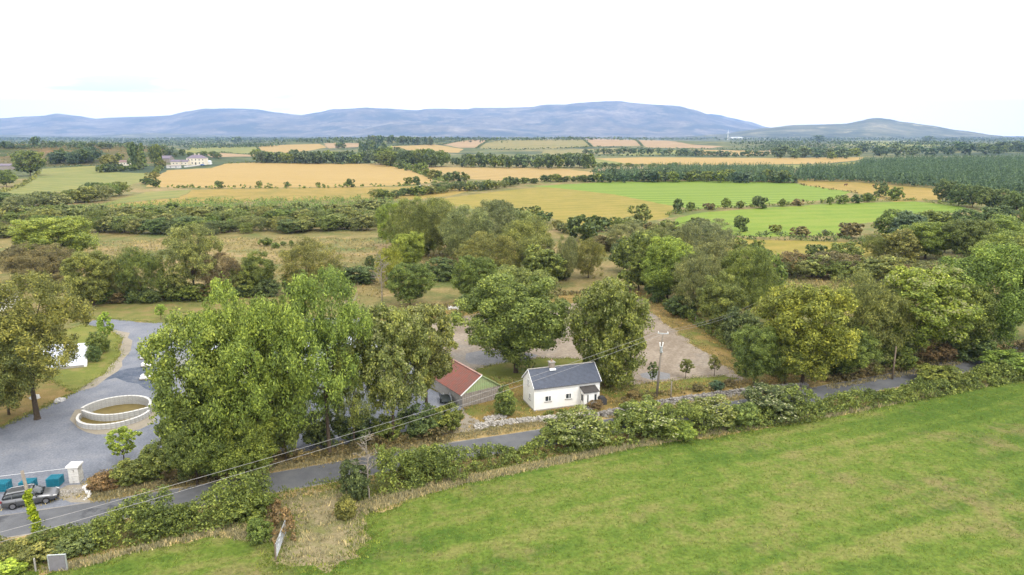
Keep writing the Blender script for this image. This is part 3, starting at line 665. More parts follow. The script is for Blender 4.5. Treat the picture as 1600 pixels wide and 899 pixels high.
# --- wood in the middle, behind the plot
g_ = 'trees of the copse behind the plot'
for x, y, w, h, k, c, l in [
 (640,405,70,90,'W','olive','feathery willow at the left tip of the middle copse'),
 (668,385,80,75,'W','olive','willow rising behind the left of the copse'),
 (612,388,45,68,'W','bright','slim yellowish tree at the very left of the copse'),
 (728,415,85,90,'W','grey','tall greyish willow with long shoots in the copse'),
 (700,400,80,78,'W','olive','broad willow in the copse centre left'),
 (770,400,80,85,'W','grey','greyish willow right of the tallest shoots'),
 (760,440,90,75,'W','olive','lower willow in front of the tallest shoots'),
 (820,425,90,85,'W','olive','wide willow in the copse centre'),
 (810,390,70,60,'W','grey','pale willow top at the back of the copse'),
 (850,445,70,60,'M','mid','dark green tree at the copse right foot'),
 (640,425,50,60,'B','bright','small fresh tree before the left of the copse'),
 (656,402,46,40,'M','mid','low rounded tree below the willow tip'),
 (640,478,70,66,'B','mid','dense round green tree left of the plot corner'),
 (608,450,46,65,'W','yellow','yellowish slender tree beside the bare tree'),
 (690,438,60,34,'N','dark','dark bramble thicket below the copse'),
 (560,443,60,26,'N','dark','low dark thicket in the rough grass'),
 (530,440,50,24,'N','brown','brownish low thicket left of the bare tree'),
 (578,420,16,20,'M','dark','tiny round bush alone in the rough grass'),
 (742,430,50,48,'M','olive','rounded tree between copse and plot'),
 (915,378,62,42,'S','dark','dark green dome shaped tree below the yellow green field'),
 (920,435,56,62,'W','olive','tree with two bare leaning trunks behind the plot'),
 (885,440,36,70,'W','grey','thin grey half bare tree right of the copse'),
 (975,395,60,48,'W','grey','greyish willow above the far plot corner'),
 (975,425,45,50,'M','dark','dark tree just left of the far plot corner'),
 (940,392,40,24,'N','brown','brown thicket below the dark dome tree'),
 (1110,395,80,52,'W','grey','grey willow with white dead twigs by the yellow strip'),
 (1155,398,30,26,'S','mid','small round tree on the yellow strip'),
 (1182,408,32,32,'S','mid','round tree at the foot of the yellow strip')]: T(x,y,w,h,k,c,l,g_)
# --- tree line on the left behind the paddock
g_ = 'trees in the line behind the mown paddock'
for x, y, w, h, k, c, l, v in [
 (82,412,112,72,'B','bright','light green dome shaped tree at the back left',0),
 (64,447,106,66,'W','brown','dark brownish hawthorn dome at the left',0),
 (140,478,78,84,'B','olive','olive rounded tree at the left end of the paddock line',1),
 (185,470,60,60,'W','pale','pale drooping bush beside the ivy covered trunk',1),
 (218,472,78,84,'W','mid','open crowned tree with a pale ivy covered trunk',0),
 (298,466,96,112,'A','olive','tallest tree of the paddock line',0),
 (268,470,40,45,'M','mid','ivy covered stem left below the tallest paddock tree',1),
 (345,464,66,66,'W','brown','brownish thorn tree right of the tallest paddock tree',1),
 (375,462,45,45,'W','olive','small thorn tree near the right of the paddock line',1),
 (402,460,56,66,'B','mid','green rounded tree closing the paddock line on the right',2),
 (480,458,84,82,'W','olive','airy olive tree standing alone right of the paddock line',0),
 (458,458,40,34,'N','mid','low bush at the foot of the lone airy tree',1),
 (20,420,40,34,'S','brown','small brownish bush at the far left edge',1)]: T(x,y,w,h,k,c,l,g_,var=v)
row([(110,476),(430,462)],14,34,22,['N'],['mid','brown','dark'],'low bush under the trees behind the paddock','low bushes under the paddock trees',6,3)
# --- right hand masses
g_ = 'trees in the hollow on the right'
for x, y, w, h, k, c, l in [
 (1395,372,55,44,'M','mid','mid green tree at the left of the right hand wood'),(1425,378,60,46,'M','blue','bluish tree at the left of the right hand wood'),
 (1460,362,60,34,'M','mid','dark low tree behind the right hand wood'),(1510,365,60,38,'M','dark','dark tree in the dark row'),(1560,362,60,40,'M','dark','last dark tree of the dark row'),
 (1450,405,95,58,'B','bright','wide fresh green tree in the right hand wood'),(1515,412,80,68,'B','mid','dense mid green tree in the right hand wood'),
 (1570,405,90,66,'B','bright','bright tree near the right edge in the wood'),(1590,440,100,80,'B','bright','large bright tree at the right edge of the wood'),
 (1410,410,60,50,'M','olive','olive tree at the left end of the wood'),(1375,405,50,38,'W','olive','feathery shrub beside the yellow strip end'),
 (1480,395,50,50,'M','mid','tree squeezed between the two wide ones'),(1640,400,90,80,'B','mid','tree beyond the right edge of the wood')]: T(x,y,w,h,k,c,l,g_)
row([(1205,430),(1260,436),(1340,438),(1420,446),(1500,448)],15,60,36,['MW','M'],['olive','scrub','grey','mid','brown'],'thorn bush in the overgrown line on the right','thorn bushes in the overgrown line on the right',8,4)
row([(1150,428),(1205,440)],3,44,26,['MW'],['olive','brown','bright'],'scrubby bush by the rough field right of the plot','scrubby bushes by the rough field',6,3)
T(1274,408,34,26,'S','dark','dark rounded bush at the end of the yellow strip')
T(1320,412,52,34,'M','mid','green rounded tree at the right end of the yellow strip')
# --- windswept dark row
for i,(x,y) in enumerate([(1480,315),(1500,322),(1522,324),(1545,328),(1568,330),(1590,334),(1612,338),(1640,340)]):
    T(x,y,34,34,'M','dark',['first','second','third','fourth','fifth','sixth','seventh','last'][i]+' dark windswept tree of the row below the conifers','windswept trees below the conifers')
T(1378,308,20,22,'S','dark','dark tree with a bare stem by the dry horse field')
T(1400,313,26,20,'S','mid','rounded bush beside the bare stemmed tree')
# --- hedgerow trees around the green fields
for x,y,w,h,c,l in [(1000,350,34,30,'olive','round olive tree at the corner of the yellow green field'),(1060,333,20,22,'dark','dark round tree at the left end of the upper hedge'),
 (1080,330,16,14,'mid','pale small bush next to the dark round tree'),(1108,328,20,9,'brown','low brownish bush in the upper hedge'),(1134,326,18,16,'mid','spiky green tree in the upper hedge'),
 (1157,326,14,12,'mid','small green bush in the middle of the upper hedge'),(1187,326,24,19,'dark','largest dark tree in the upper hedge'),(1222,323,14,12,'mid','small dark bush right of the largest hedge tree'),
 (1247,322,18,11,'brown','low brownish dome in the upper hedge'),(1297,320,12,12,'mid','narrow pointed bush in the upper hedge'),(1317,319,20,14,'mid','round green tree right of the pointed bush'),
 (1339,318,18,14,'dark','darker green tree in the upper hedge'),(1356,316,22,14,'mid','light airy tree near the end of the upper hedge'),
 (1045,360,30,16,'mid','flat topped tree at the left of the lower hedge'),(1018,364,26,16,'brown','brownish flat tree at the left end of the lower hedge'),(1092,362,34,22,'olive','yellowish tree among the lower hedge'),
 (1158,362,22,24,'dark','dark leaning tree in the lower hedge'),(1212,364,20,13,'olive','yellowish round bush in the lower hedge'),(1250,370,30,15,'brown','brown spreading bush in the lower hedge'),
 (1289,369,10,10,'brown','tiny reddish bush in the lower hedge'),(1329,372,38,24,'brown','wide brownish tree at the right of the lower hedge')]:
    T(x,y,w,h,'S',c,l,'trees standing in the hedgerows of the green fields')
# --- left middle distance
row([(-40,330),(40,326),(90,322),(150,312),(196,306)],17,38,22,['M','MW'],['mid','grey','dark','olive'],'rounded bush in the thick hedge below the sloping pale field','bushes in the thick hedge on the left',5,4)
T(44,275,44,38,'M','mid','large round tree beside the sloping pale field')
T(8,292,28,26,'M','mid','round tree at the left edge beside the sloping pale field')
row([(75,258),(145,254)],8,24,22,['M'],['dark','blue'],'dark tree in the round clump on the heather hill foot','dark clump at the foot of the heather hill',3,2)
T(170,262,26,20,'M','olive','light round tree left of the bungalow')
row([(152,270),(206,266)],7,17,10,['S'],['dark','mid'],'garden hedge bush in front of the bungalow','garden bushes in front of the bungalow',2,1)
row([(206,266),(224,264)],4,15,34,['C','S'],['dark','mid'],'tall dark tree right of the bungalow','tall trees right of the bungalow',3,1)
row([(236,262),(248,256)],3,12,26,['S'],['mid','dark'],'slim tree between bungalow and farmyard','slim trees left of the farmyard',2,1)
T(186,255,16,15,'S','mid','round garden tree behind the bungalow')
row([(226,292),(238,278),(252,262)],8,14,9,['S'],['mid','dark','bronze'],'bush in the hedge left of the large stubble field','bushes left of the large stubble field',2,1)
T(242,293,16,14,'S','dark','round bush at the lower left corner of the large stubble field')
for i,(x,w,h) in enumerate([(342,13,11),(405,9,11),(448,8,9),(497,8,8),(547,14,13),(638,14,12),(651,13,13)]):
    T(x,294-.006*(x-340)+(-3 if x>600 else 0),w,h,'S','mid' if i%2 else 'dark',['round dark bush left in the hedge below the large stubble field','first tall thin bush in the hedge below the large stubble field','small dark bush in the hedge below the middle of the stubble','tiny upright bush in the stubble hedge','large round bush in the stubble hedge right of the tiny one','left bush of the pair near the right end of the stubble hedge','right bush of the pair near the right end of the stubble hedge'][i],'bushes in the hedge below the large stubble field')
row([(625,262),(650,268),(672,276),(690,284),(730,284)],11,17,13,['S'],['mid','dark','olive'],'bush in the hedge between the two golden stubble fields','bushes between the two stubble fields',2,2)
row([(585,312),(625,308),(660,304),(700,300),(760,296),(800,292)],22,22,12,['S','MW'],['mid','dark','olive'],'bush in the hedge past the cattle','bushes in the hedge past the cattle',3,2)
row([(795,290),(860,284),(930,284)],14,16,9,['S'],['mid','dark'],'bush in the hedge above the yellow green field','bushes above the yellow green field',3,1)
row([(770,335),(850,350),(900,370),(960,358),(1010,358)],16,30,20,['MW','S'],['mid','olive','grey','dark'],'bush in the overgrown hedge below the yellow green field','bushes below the yellow green field',6,5)
# --- tree belt behind the stubble
gb = 'dark trees of the belt behind the stubble fields'
row([(398,254),(500,255),(580,255)],26,20,17,['S','L'],['mid','far','dark'],'leafy tree in the long belt behind the large stubble','trees behind the large stubble field',2,1.5,.15)
row([(590,258),(640,260),(690,260)],16,24,24,['M'],['mid','far','dark'],'large tree in the belt at the stubble corner','large trees at the stubble corner',3,2,.15)
row([(700,258),(745,258)],6,16,14,['L','S'],['far','mid'],'low tree in the thin part of the belt','low trees in the thin part of the belt',2,1)
row([(725,260),(800,262),(870,263),(930,263)],22,20,20,['S','L'],['far','dark','mid'],'tree in the belt behind the right golden stubble field','trees behind the right stubble field',3,2,.15)
row([(560,240),(600,242),(610,246)],9,12,20,['C','L'],['dark','blue'],'dark conifer in the clump above the tree belt','conifers above the tree belt',3,2)
row([(525,232),(538,232)],3,10,9,['L'],['dark'],'dark round tree on the skyline above the belt','round trees on the skyline above the belt',2,1)
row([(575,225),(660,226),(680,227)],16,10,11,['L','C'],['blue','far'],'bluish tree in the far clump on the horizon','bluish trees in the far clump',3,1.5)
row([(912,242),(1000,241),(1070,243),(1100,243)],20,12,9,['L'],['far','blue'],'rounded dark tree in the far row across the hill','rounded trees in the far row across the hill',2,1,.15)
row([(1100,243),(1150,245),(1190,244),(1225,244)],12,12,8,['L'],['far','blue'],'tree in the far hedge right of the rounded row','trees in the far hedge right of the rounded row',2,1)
row([(925,262),(1000,261),(1060,263)],16,10,6,['L'],['far','mid'],'bush in the hedge below the long golden field','bushes below the long golden field',3,2)
row([(930,284),(1000,284),(1100,283),(1238,286)],36,22,16,['L','S'],['far','mid','blue'],'leafy tree along the front of the mixed plantation','leafy trees in front of the mixed plantation',4,2,.2)
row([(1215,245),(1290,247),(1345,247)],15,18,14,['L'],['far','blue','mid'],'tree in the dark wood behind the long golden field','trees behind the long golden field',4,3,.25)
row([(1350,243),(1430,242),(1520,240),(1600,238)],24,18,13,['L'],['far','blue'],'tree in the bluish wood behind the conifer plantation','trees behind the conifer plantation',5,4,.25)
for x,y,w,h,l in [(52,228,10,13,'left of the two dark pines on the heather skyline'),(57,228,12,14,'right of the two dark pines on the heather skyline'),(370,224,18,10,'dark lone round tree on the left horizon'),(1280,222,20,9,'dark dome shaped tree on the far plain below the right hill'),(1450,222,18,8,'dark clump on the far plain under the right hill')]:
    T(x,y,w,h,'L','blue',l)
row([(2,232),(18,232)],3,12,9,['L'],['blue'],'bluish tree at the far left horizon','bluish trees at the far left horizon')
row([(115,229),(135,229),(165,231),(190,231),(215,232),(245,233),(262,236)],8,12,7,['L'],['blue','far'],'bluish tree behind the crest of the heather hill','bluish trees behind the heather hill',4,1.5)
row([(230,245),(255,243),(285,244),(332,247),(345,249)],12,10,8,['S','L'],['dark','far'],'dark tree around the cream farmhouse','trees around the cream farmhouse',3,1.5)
# --- far hedges (thin dark lines)
def fh(pts, label, ht=2., wd=2.5, col='far', leaf=.6, dens=.16, s=[200]):
    s[0] += 1; hedge(pts, wd, ht, leaf, dens, col, label, s[0], per=12, r=.8)
fh([(228,293),(340,295),(500,294),(620,291),(672,287),(690,285)],'hedge along the bottom of the large stubble field',2.2,2.6,'mid')
fh([(690,286),(760,286),(850,283),(925,279)],'hedge along the bottom of the right stubble field',2,2.6,'mid')
fh([(600,257),(642,266),(690,284)],'hedge between the two stubble fields',2,2.5,'mid')
fh([(350,256),(400,254.5),(590,256)],'hedge below the long tree belt',2,3,'dark')
fh([(1040,337),(1080,329),(1190,323),(1310,316),(1430,313)],'upper hedge between the two bright green fields',1.7,2.4,'mid',.35,.4)
fh([(1010,367),(1080,371),(1200,374),(1340,378),(1372,388)],'lower hedge under the bright green field',2.3,3,'dark',.3,.6)
fh([(1100,397),(1200,405),(1300,411),(1370,410)],'hedge below the yellow strip',1.5,2.4,'dark',.3,.5)
fh([(-40,302),(0,302),(30,293),(50,281),(62,266)],'hedge at the left of the sloping pale field',1.8,2.2,'olive',.5,.2)
fh([(60,262),(150,259),(165,262)],'hedge above the sloping pale field',1.6,2.5)
fh([(400,242),(500,241),(590,243)],'thin hedge on the rise behind the belt',2,3)
fh([(262,242),(330,241.5),(404,239)],'hedge below the pale green field behind the farmhouse',2,3)
fh([(270,233),(300,229.5),(400,228.5),(408,238)],'hedge around the far side of the pale green field',2.2,3)
fh([(748,233),(800,234.5),(860,233),(925,230),(1010,232),(1080,233),(1200,235)],'long hedge across the middle of the far hill',2.5,4,'far',1.1,.08)
fh([(924,229.5),(882,216.5)],'hedge climbing right of the olive hilltop field',2.5,4,'far',1.1,.08)
fh([(1004,229),(968,217.5)],'hedge climbing between the two pinkish hill fields',2.5,4,'far',1.1,.08)
fh([(840,243),(900,244),(960,244),(1080,244),(1195,244)],'hedge below the far hill fields',2.5,4,'far',1.1,.08)
fh([(1072,233),(1080,241),(1092,243)],'short hedge between the far green strip and the pale stubble',2.2,4,'far',1.,.08)
fh([(744,232),(758,223.5),(788,218.5)],'hedge at the left edge of the hilltop field',2.5,4,'far',1.1,.08)
fh([(604,229),(680,225.5),(692,226.5),(735,219)],'hedge behind the golden field in the gap',2.2,4,'far',1.,.08)
fh([(930,259.5),(1100,260),(1220,265),(1330,263)],'hedge below the long golden field on the right',1.8,3,'far',.7,.14)
fh([(925,270),(940,262),(930,256)],'short hedge left of the tiny tan field',2,3,'far',.7,.14)
fh([(1240,286),(1260,291),(1330,301),(1400,313)],'patchy hedge between green field and horse field',1.1,1.6,'brown',.35,.2)
fh([(1428,314),(1480,320),(1530,322)],'trimmed hedge right of the field gap',1.4,2.,'mid',.3,.4)
# --- scrub belt, left of centre: front bushes one by one, the rest as one mass
g_ = 'bushes along the front of the scrub belt'
row([(-30,372),(60,366),(150,362),(260,366),(360,364),(430,362),(520,362),(600,356)],44,34,22,['MW','M'],['scrub','mid','olive','dark','scrub'],'rounded bush in the front row of the scrub belt',g_,6,3)
g_ = 'bushes in the middle of the scrub belt'
row([(-30,352),(100,348),(300,350),(450,350),(600,342)],50,32,18,['MW','M'],['scrub','mid','olive','scrub'],'rounded bush in the middle of the scrub belt',g_,6,4)
g_ = 'bushes in the back of the scrub belt'
row([(-30,338),(100,336),(300,338),(450,336),(600,328)],54,26,14,['S'],['scrub','mid','scrub'],'small bush toward the back of the scrub belt',g_,6,4)
def scatter_poly(poly, n, seed):
    rg = random.Random(seed); w = [P(*p) for p in poly]; xs = [p.x for p in w]; ys = [p.y for p in w]; out = []
    while len(out) < n:
        x, y = rg.uniform(min(xs), max(xs)), rg.uniform(min(ys), max(ys)); ins = False; j = len(w)-1
        for i in range(len(w)):
            if (w[i].y > y) != (w[j].y > y) and x < (w[j].x-w[i].x)*(y-w[i].y)/(w[j].y-w[i].y)+w[i].x: ins = not ins
            j = i
        if ins: out.append((x, y))
    return out
cl = [];rg = random.Random(5)
for x, y in scatter_poly([(-60,345),(100,330),(300,318),(560,313),(640,318),(600,345),(400,356),(100,352)], 2600, 1):
    cl.append((x, y, hgt(x, y)+rg.uniform(.4, 2.2), rg.uniform(.8, 1.6), .5+rg.uniform(-.15, .2)))
o = link(bpy.data.objects.new('scrub', clumps_mesh('scrub', cl, .36, 14, 5, aspect=.3, up=.5))); o.color = (0.128, 0.195, 0.054, 1)
tag(o, 'dense young green scrub filling the belt left of centre', 'scrub', None, 'stuff')
# conifer plantations
def plantation(name, polys, n, h, seed, col, label, leafs=14):
    g = np.random.default_rng(seed); pts = []
    for k, (poly, nn) in enumerate(zip(polys, n)): pts += scatter_poly(poly, nn, seed+k)
    pts = np.array(pts); m = len(pts); Hh = h*g.uniform(.75, 1.15, m); zz = np.array([hgt(*p) for p in pts])
    t = np.tile(np.linspace(.2, 1, leafs), m)+g.uniform(-.04, .04, m*leafs); Hr = np.repeat(Hh, leafs); a = g.uniform(0, 6.283, m*leafs)
    r = Hr*.2*(1.08-t)*g.uniform(.7, 1.1, m*leafs); px = np.repeat(pts, leafs, 0)
    C = np.stack([px[:, 0]+r*np.cos(a), px[:, 1]+r*np.sin(a), np.repeat(zz, leafs)+Hr*t], 1)
    NN = np.stack([np.cos(a), np.sin(a), np.full(len(a), .6)], 1)+g.normal(size=(len(a), 3))*.3
    S = Hr*(.15*(1.15-t)+.02); tint = np.clip(np.repeat(g.normal(.5, .1, m), leafs)+g.normal(0, .08, m*leafs), 0, 1)
    o = link(bpy.data.objects.new(name, quads_mesh(name, C, NN, S, tint, [LEAF], .5, g, None, None, .5))); o.color = (*col, 1)
    return tag(o, label, 'plantation', None, 'stuff')
plantation('conifer_plantation', [[(1242,284),(1340,285.5),(1480,297),(1560,304),(1760,318),(1760,276),(1500,272),(1300,270),(1250,272)], [(1335,268),(1420,272),(1760,280),(1760,252),(1600,252),(1400,254),(1345,258)]], [3600, 2800], 9, 3, (.08,.13,.068), 'dark green conifer plantation on the right in two blocks')
plantation('mixed_plantation', [[(925,285),(1060,284),(1238,287),(1240,272),(1200,268),(1050,268),(940,276)]], [1700], 8, 9, (.09,.14,.07), 'blue green mixed plantation above the bright green field', 12)
# far woods on the plain: bands of small tree clumps
rg = random.Random(31); cl = []
def band(xa, xb, ya, yb, n, hs):
    for _ in range(n):
        xx = rg.uniform(xa, xb); yy = rg.uniform(ya, yb); p = P(xx, yy); hh = min(hs, p.y*.0028); L0 = rg.uniform(.4, 1)*90*(p.y/3000); k = rg.randint(4, 14)
        for i in range(k):
            u = (i/k-.5)*L0*3; x, y = p.x+u, p.y+rg.uniform(-.2, .2)*L0
            cl.append((x, y, hgt(x, y)+rg.uniform(.3, .8)*hh, rg.uniform(.7, 1.3)*hh, .5+rg.uniform(-.2, .2)))
band(-60, 420, 217, 232, 170, 7); band(1180, 1660, 219, 238, 170, 8); band(-60, 1640, 216.2, 220, 300, 10); band(400, 760, 217, 224, 60, 8)
lf = [max(.8, min(9, c[3]*.45)) for c in cl]
o = link(bpy.data.objects.new('distant_woods', clumps_mesh('distant_woods', cl, lf, 8, 6))); o.color = (0.068, 0.105, 0.053, 1)
tag(o, 'scattered blue woods and hedges on the far plain', 'woods', None, 'stuff')
# heather clumps on the hill
cl = []
for x, y in scatter_poly([(-250,262),(60,262),(150,259),(245,255),(258,242),(225,228),(60,226),(-250,230)], 1500, 8):
    cl.append((x, y, hgt(x, y)+.3, rg.uniform(.7, 1.8), .5+rg.uniform(-.3, .3)))
o = link(bpy.data.objects.new('heather', clumps_mesh('heather', cl, .5, 8, 9))); o.color = (0.165, 0.150, 0.053, 1)
tag(o, 'brown and green heather and gorse bushes on the left hill', 'heather', None, 'stuff')
# gorse tussocks in the rough field
g_ = 'gorse mounds in the rough field'
for x,y,w in [(415,385,24),(430,388,16),(443,384,12),(455,383,8),(360,362,26),(600,372,20)]: T(x,y,w,7,'S','mid',{415:'widest gorse mound of the cluster in the rough field',430:'second gorse mound of the cluster in the rough field',443:'small round gorse mound in the rough field',455:'rightmost small gorse mound of the cluster',360:'gorse mound at the foot of the scrub belt on the left',600:'gorse mound below the left tip of the copse'}[x],g_)

# --- roadside hedge between lane and the foreground field
HB = [(-60,890),(60,868),(130,858),(200,846),(280,832),(350,822),(428,808)]
hedge([(-60,893),(20,880),(60,872)],2.8,2.8,.10,5.5,'olive','straggly hedge at the bottom left corner by the concrete post',41,per=34,r=.42)
hedge([(60,862),(130,851),(200,840),(270,827)],3.0,3.1,.10,6,'mid','left part of the near hedge along the lane',42,per=36,r=.45)
hedge([(270,827),(350,812),(425,797)],3.2,3.3,.10,6,'mid','tall leafy part of the near hedge left of the gateway',43,per=36,r=.5)
hedge([(425,803),(440,815),(446,850)],1.4,1.3,.10,6,'rust','rusty bramble growing round the gate',44,per=30,r=.3)
hedge([(588,762),(640,752),(720,739)],3.2,2.9,.11,6.5,'mid','ferny hedge right of the gateway bush',45,per=36,r=.45)
hedge([(722,732),(790,719),(850,708)],2.4,2.0,.10,6,'mid','low clipped hedge left of the flowering bushes',46,per=34,r=.4)
hedge([(850,704),(950,691),(1100,671),(1270,649)],3.0,2.6,.11,5,'mid','hedge bottom beneath the flowering bushes',47,per=32,r=.42)
hedge([(1262,646),(1340,632),(1430,618),(1505,605)],2.6,1.6,.12,5.5,'mid','ferny hedge right of the flowering bushes',48,per=34,r=.5)
hedge([(1500,604),(1560,592),(1640,576),(1760,552)],3.0,1.9,.13,5,'mid','last stretch of the roadside hedge at the right edge',49,per=34,r=.55)
for x,y,w,h,k,c,l,v in [(555,782,52,62,'N','dark','round dark evergreen bush beside the gateway',0),(540,812,34,34,'N','olive','small scruffy bush in the gateway grass',1),
 (900,702,108,46,'E','mid','leftmost flowering elder bush of the roadside hedge',0),(1012,686,104,50,'E','mid','second flowering elder bush of the roadside hedge',1),(1108,673,92,44,'E','mid','third flowering elder bush of the roadside hedge',0),
 (1212,657,100,44,'E','dark','rightmost flowering elder bush of the roadside hedge',1),(1060,690,60,30,'N','bright','leafy bramble between the second and third elder',2),(1160,668,60,40,'N','mid','dark leafy bush between the third and last elder',0),
 (10,905,60,40,'N','lime','bright yellow conifer at the bottom left corner',1),(50,885,80,50,'N','olive','olive bush over the concrete post',2),(120,868,70,40,'N','dark','dark bush left in the near hedge',1),
 (245,838,80,44,'N','mid','leafy bush in the middle of the near hedge',0),(385,815,90,50,'N','mid','tallest leafy bush of the near hedge',2),(665,752,90,40,'N','mid','broad ferny bush in the hedge right of the gateway',0),
 (1470,606,70,24,'N','mid','leafy bush near the end of the ferny hedge',1),(1580,589,80,26,'N','bright','leafy bush in the last stretch of hedge',2),
 (405,850,44,40,'N','mid','bush behind the metal gate',0),(930,640,26,16,'N','rust','small bush with reddish flowers right of the porch',0),
 (878,436,30,18,'N','dark','dark thicket behind the plot fence',1),(1120,610,22,16,'N','blue','bluish green bush on the roadside bank',1),(1140,604,18,12,'N','brown','brown tuft beside the bluish bush',2),(1090,612,20,12,'N','brown','brown tuft left of the bluish bush',0),(990,622,22,14,'N','brown','dark brown bush on the dry bank near the pole',1)]:
    T(x,y,w,h,k,c,l,'flowering bushes in the roadside hedge' if k=='E' else None,var=v)
hedge([(852,650),(905,641)],.7,.55,.08,8,'mid','low clipped hedge along the front of the cottage',57,per=26,r=.2,bump=.1)
# weedy bank right of the cottage
hedge([(960,632),(1040,616),(1100,610),(1160,604)],1.2,.7,.09,5,'brown','weedy bank between the green strip and the rubble wall',52,'weeds',per=22,r=.25,cat='weeds')
hedge([(1040,478),(1100,512),(1160,552),(1220,590)],1.6,1.6,.12,5,'mid','undergrowth along the right plot boundary',53,per=26,r=.4)
hedge([(1290,598),(1380,582),(1480,564),(1600,545)],1.5,1.0,.12,5,'brown','dry brambles along the far edge of the lane',54,per=26,r=.35)
hedge([(250,760),(350,742),(480,716),(620,695),(700,684)],1.4,1.1,.11,5,'brown','dry brambles below the roadside trees',55,per=26,r=.35)
hedge([(600,494),(700,482),(765,477),(860,463),(990,452)],1.0,1.0,.14,4,'brown','overgrown back boundary of the plot',56,per=22,r=.35)
# dead trees
for x,y,h,w,s,l in [(575,775,6.2,1.6,5,'bare dead tree beside the gateway bush'),(597,470,9.5,3.,7,'pale bare tree in the rough grass left of the plot'),(553,600,12,3.5,9,'tall thin bare tree in front of the white roof')]:
    o = link(bpy.data.objects.new('dead_tree', dead_tree(s, h, w, 22, DEADBARK))); o.location = P(x, y); tag(o, l, 'tree')
# --- grass tufts
def tufts(name, pts, ht, n, col, label, seed, wd=.05):
    g = np.random.default_rng(seed); m = len(pts); pts = np.array(pts); zz = np.array([hgt(*p) for p in pts])
    C = np.repeat(np.column_stack([pts, zz]), n, 0); k = m*n
    C[:, :2] += g.normal(0, .14, (k, 2)); hh = ht*g.uniform(.5, 1.3, k)*np.repeat(g.uniform(.5, 1.4, m), n)
    a = g.uniform(0, 6.283, k); d = np.stack([np.cos(a), np.sin(a), np.zeros(k)], 1)
    V = np.stack([C-d*wd, C+d*wd, C+np.column_stack([g.normal(0, .3, k)*hh, g.normal(0, .3, k)*hh, hh])], 1).reshape(-1, 3)
    me = bpy.data.meshes.new(name); me.vertices.add(3*k); me.vertices.foreach_set('co', V.ravel().astype(np.float32)); me.loops.add(3*k); me.polygons.add(k)
    me.loops.foreach_set('vertex_index', np.arange(3*k, dtype=np.int32)); me.polygons.foreach_set('loop_start', np.arange(0, 3*k, 3, dtype=np.int32)); me.polygons.foreach_set('loop_total', np.full(k, 3, dtype=np.int32))
    me.update(calc_edges=True); at = me.attributes.new('tint', 'FLOAT', 'FACE'); at.data.foreach_set('value', np.clip(np.repeat(g.normal(.5, .15, m), n)+g.normal(0, .08, k), .3, 1).astype(np.float32))
    me.materials.append(LEAF); o = link(bpy.data.objects.new(name, me)); o.color = (*col, 1); return tag(o, label, 'grass', None, 'stuff')
DRY = (.35, .315, .19); MID_G = (.16, .22, .035)
pts = scatter_poly([(60,893),(250,848),(432,806),(445,850),(330,838),(190,868),(120,890)], 1100, 3)+scatter_poly([(560,790),(600,770),(740,742),(740,752),(640,780),(570,805)], 1100, 4)\
  +scatter_poly([(740,744),(1000,690),(1300,646),(1600,588),(1600,592),(1300,651),(1000,698),(740,754)], 3200, 5)+scatter_poly([(440,770),(520,768),(570,790),(575,840),(540,880),(440,880),(430,840)], 420, 6)
tufts('dry_grass', pts, .27, 7, DRY, 'tall straw coloured grass along the foot of the roadside hedge', 61)
pts = scatter_poly([(134,772),(260,752),(400,730),(600,698),(700,684),(700,692),(600,708),(400,742),(260,764),(150,784)], 1500, 7)+scatter_poly([(1290,604),(1400,584),(1600,546),(1600,550),(1400,590),(1290,610)], 500, 8)\
  +scatter_poly([(700,680),(800,664),(1000,636),(1250,606),(1250,612),(1000,645),(800,676),(700,690)], 1200, 9)
tufts('dry_grass', pts, .25, 6, (.31, .275, .16), 'short dry grass on the far verge of the lane', 62)
pts = scatter_poly([(60,905),(250,862),(430,862),(520,900),(600,815),(740,765),(1000,706),(1300,660),(1600,600),(1900,640),(1900,1000),(60,1000)], 14000, 10)
tufts('meadow_grass', pts, .10, 4, (.15, .20, .035), 'short green grass tufts over the foreground field', 63, .035)
pts = scatter_poly([(0,460),(110,440),(450,440),(600,470),(700,440),(900,420),(900,380),(600,372),(300,372),(0,385)], 5000, 11)+scatter_poly([(1200,500),(1330,440),(1180,430),(1140,450)], 900, 12)
tufts('rough_grass', pts, .5, 5, (.27, .235, .11), 'rough tan grass across the fields behind the yard', 64, .1)
pts = scatter_poly([(560,496),(760,472),(1000,452),(1080,490),(1270,600),(1150,616),(1000,636),(800,664),(700,675),(745,598),(940,596),(1200,594),(1060,502),(1000,466),(640,506)], 2600, 13)
tufts('dry_grass', pts, .2, 5, (.36, .27, .11), 'dry grass tufts round the cottage and plot margin', 65)

def edge_tufts(keys, per_m, sig, ht, n, col, label, seed, wd=.05, maxd=140):
    rg = random.Random(seed); pts = []
    for nm, mt, ring, lab in REG:
        if not any(k in lab for k in keys): continue
        for a, b in zip(ring, ring[1:]+ring[:1]):
            if a[1] > maxd or a[1] < 35 or abs(a[0]) > a[1]*.85: continue
            d = math.dist(a, b)
            for i in range(int(d*per_m+rg.random())):
                t = rg.random(); pts.append((a[0]+(b[0]-a[0])*t+rg.gauss(0, sig), a[1]+(b[1]-a[1])*t+rg.gauss(0, sig)))
    tufts('grass_edge', pts, ht, n, col, label, seed, wd)
edge_tufts(['worn dry ground', 'straw coloured margin'], 20, .7, .16, 5, (.17, .21, .045), 'green grass fringe where the field meets the dry ground', 71)
edge_tufts(['curving lawn', 'dry part of the lawn', 'green lawn around', 'green strip', 'mown paddock'], 10, .3, .14, 5, (.21, .23, .07), 'ragged grass fringe along the lawns', 72)
edge_tufts(['dry grass margin', 'dry garden ground', 'bare pinkish', 'under the roadside', 'dry grass verges'], 9, .35, .15, 5, (.30, .255, .12), 'ragged dry grass fringe of plot and verges', 73)
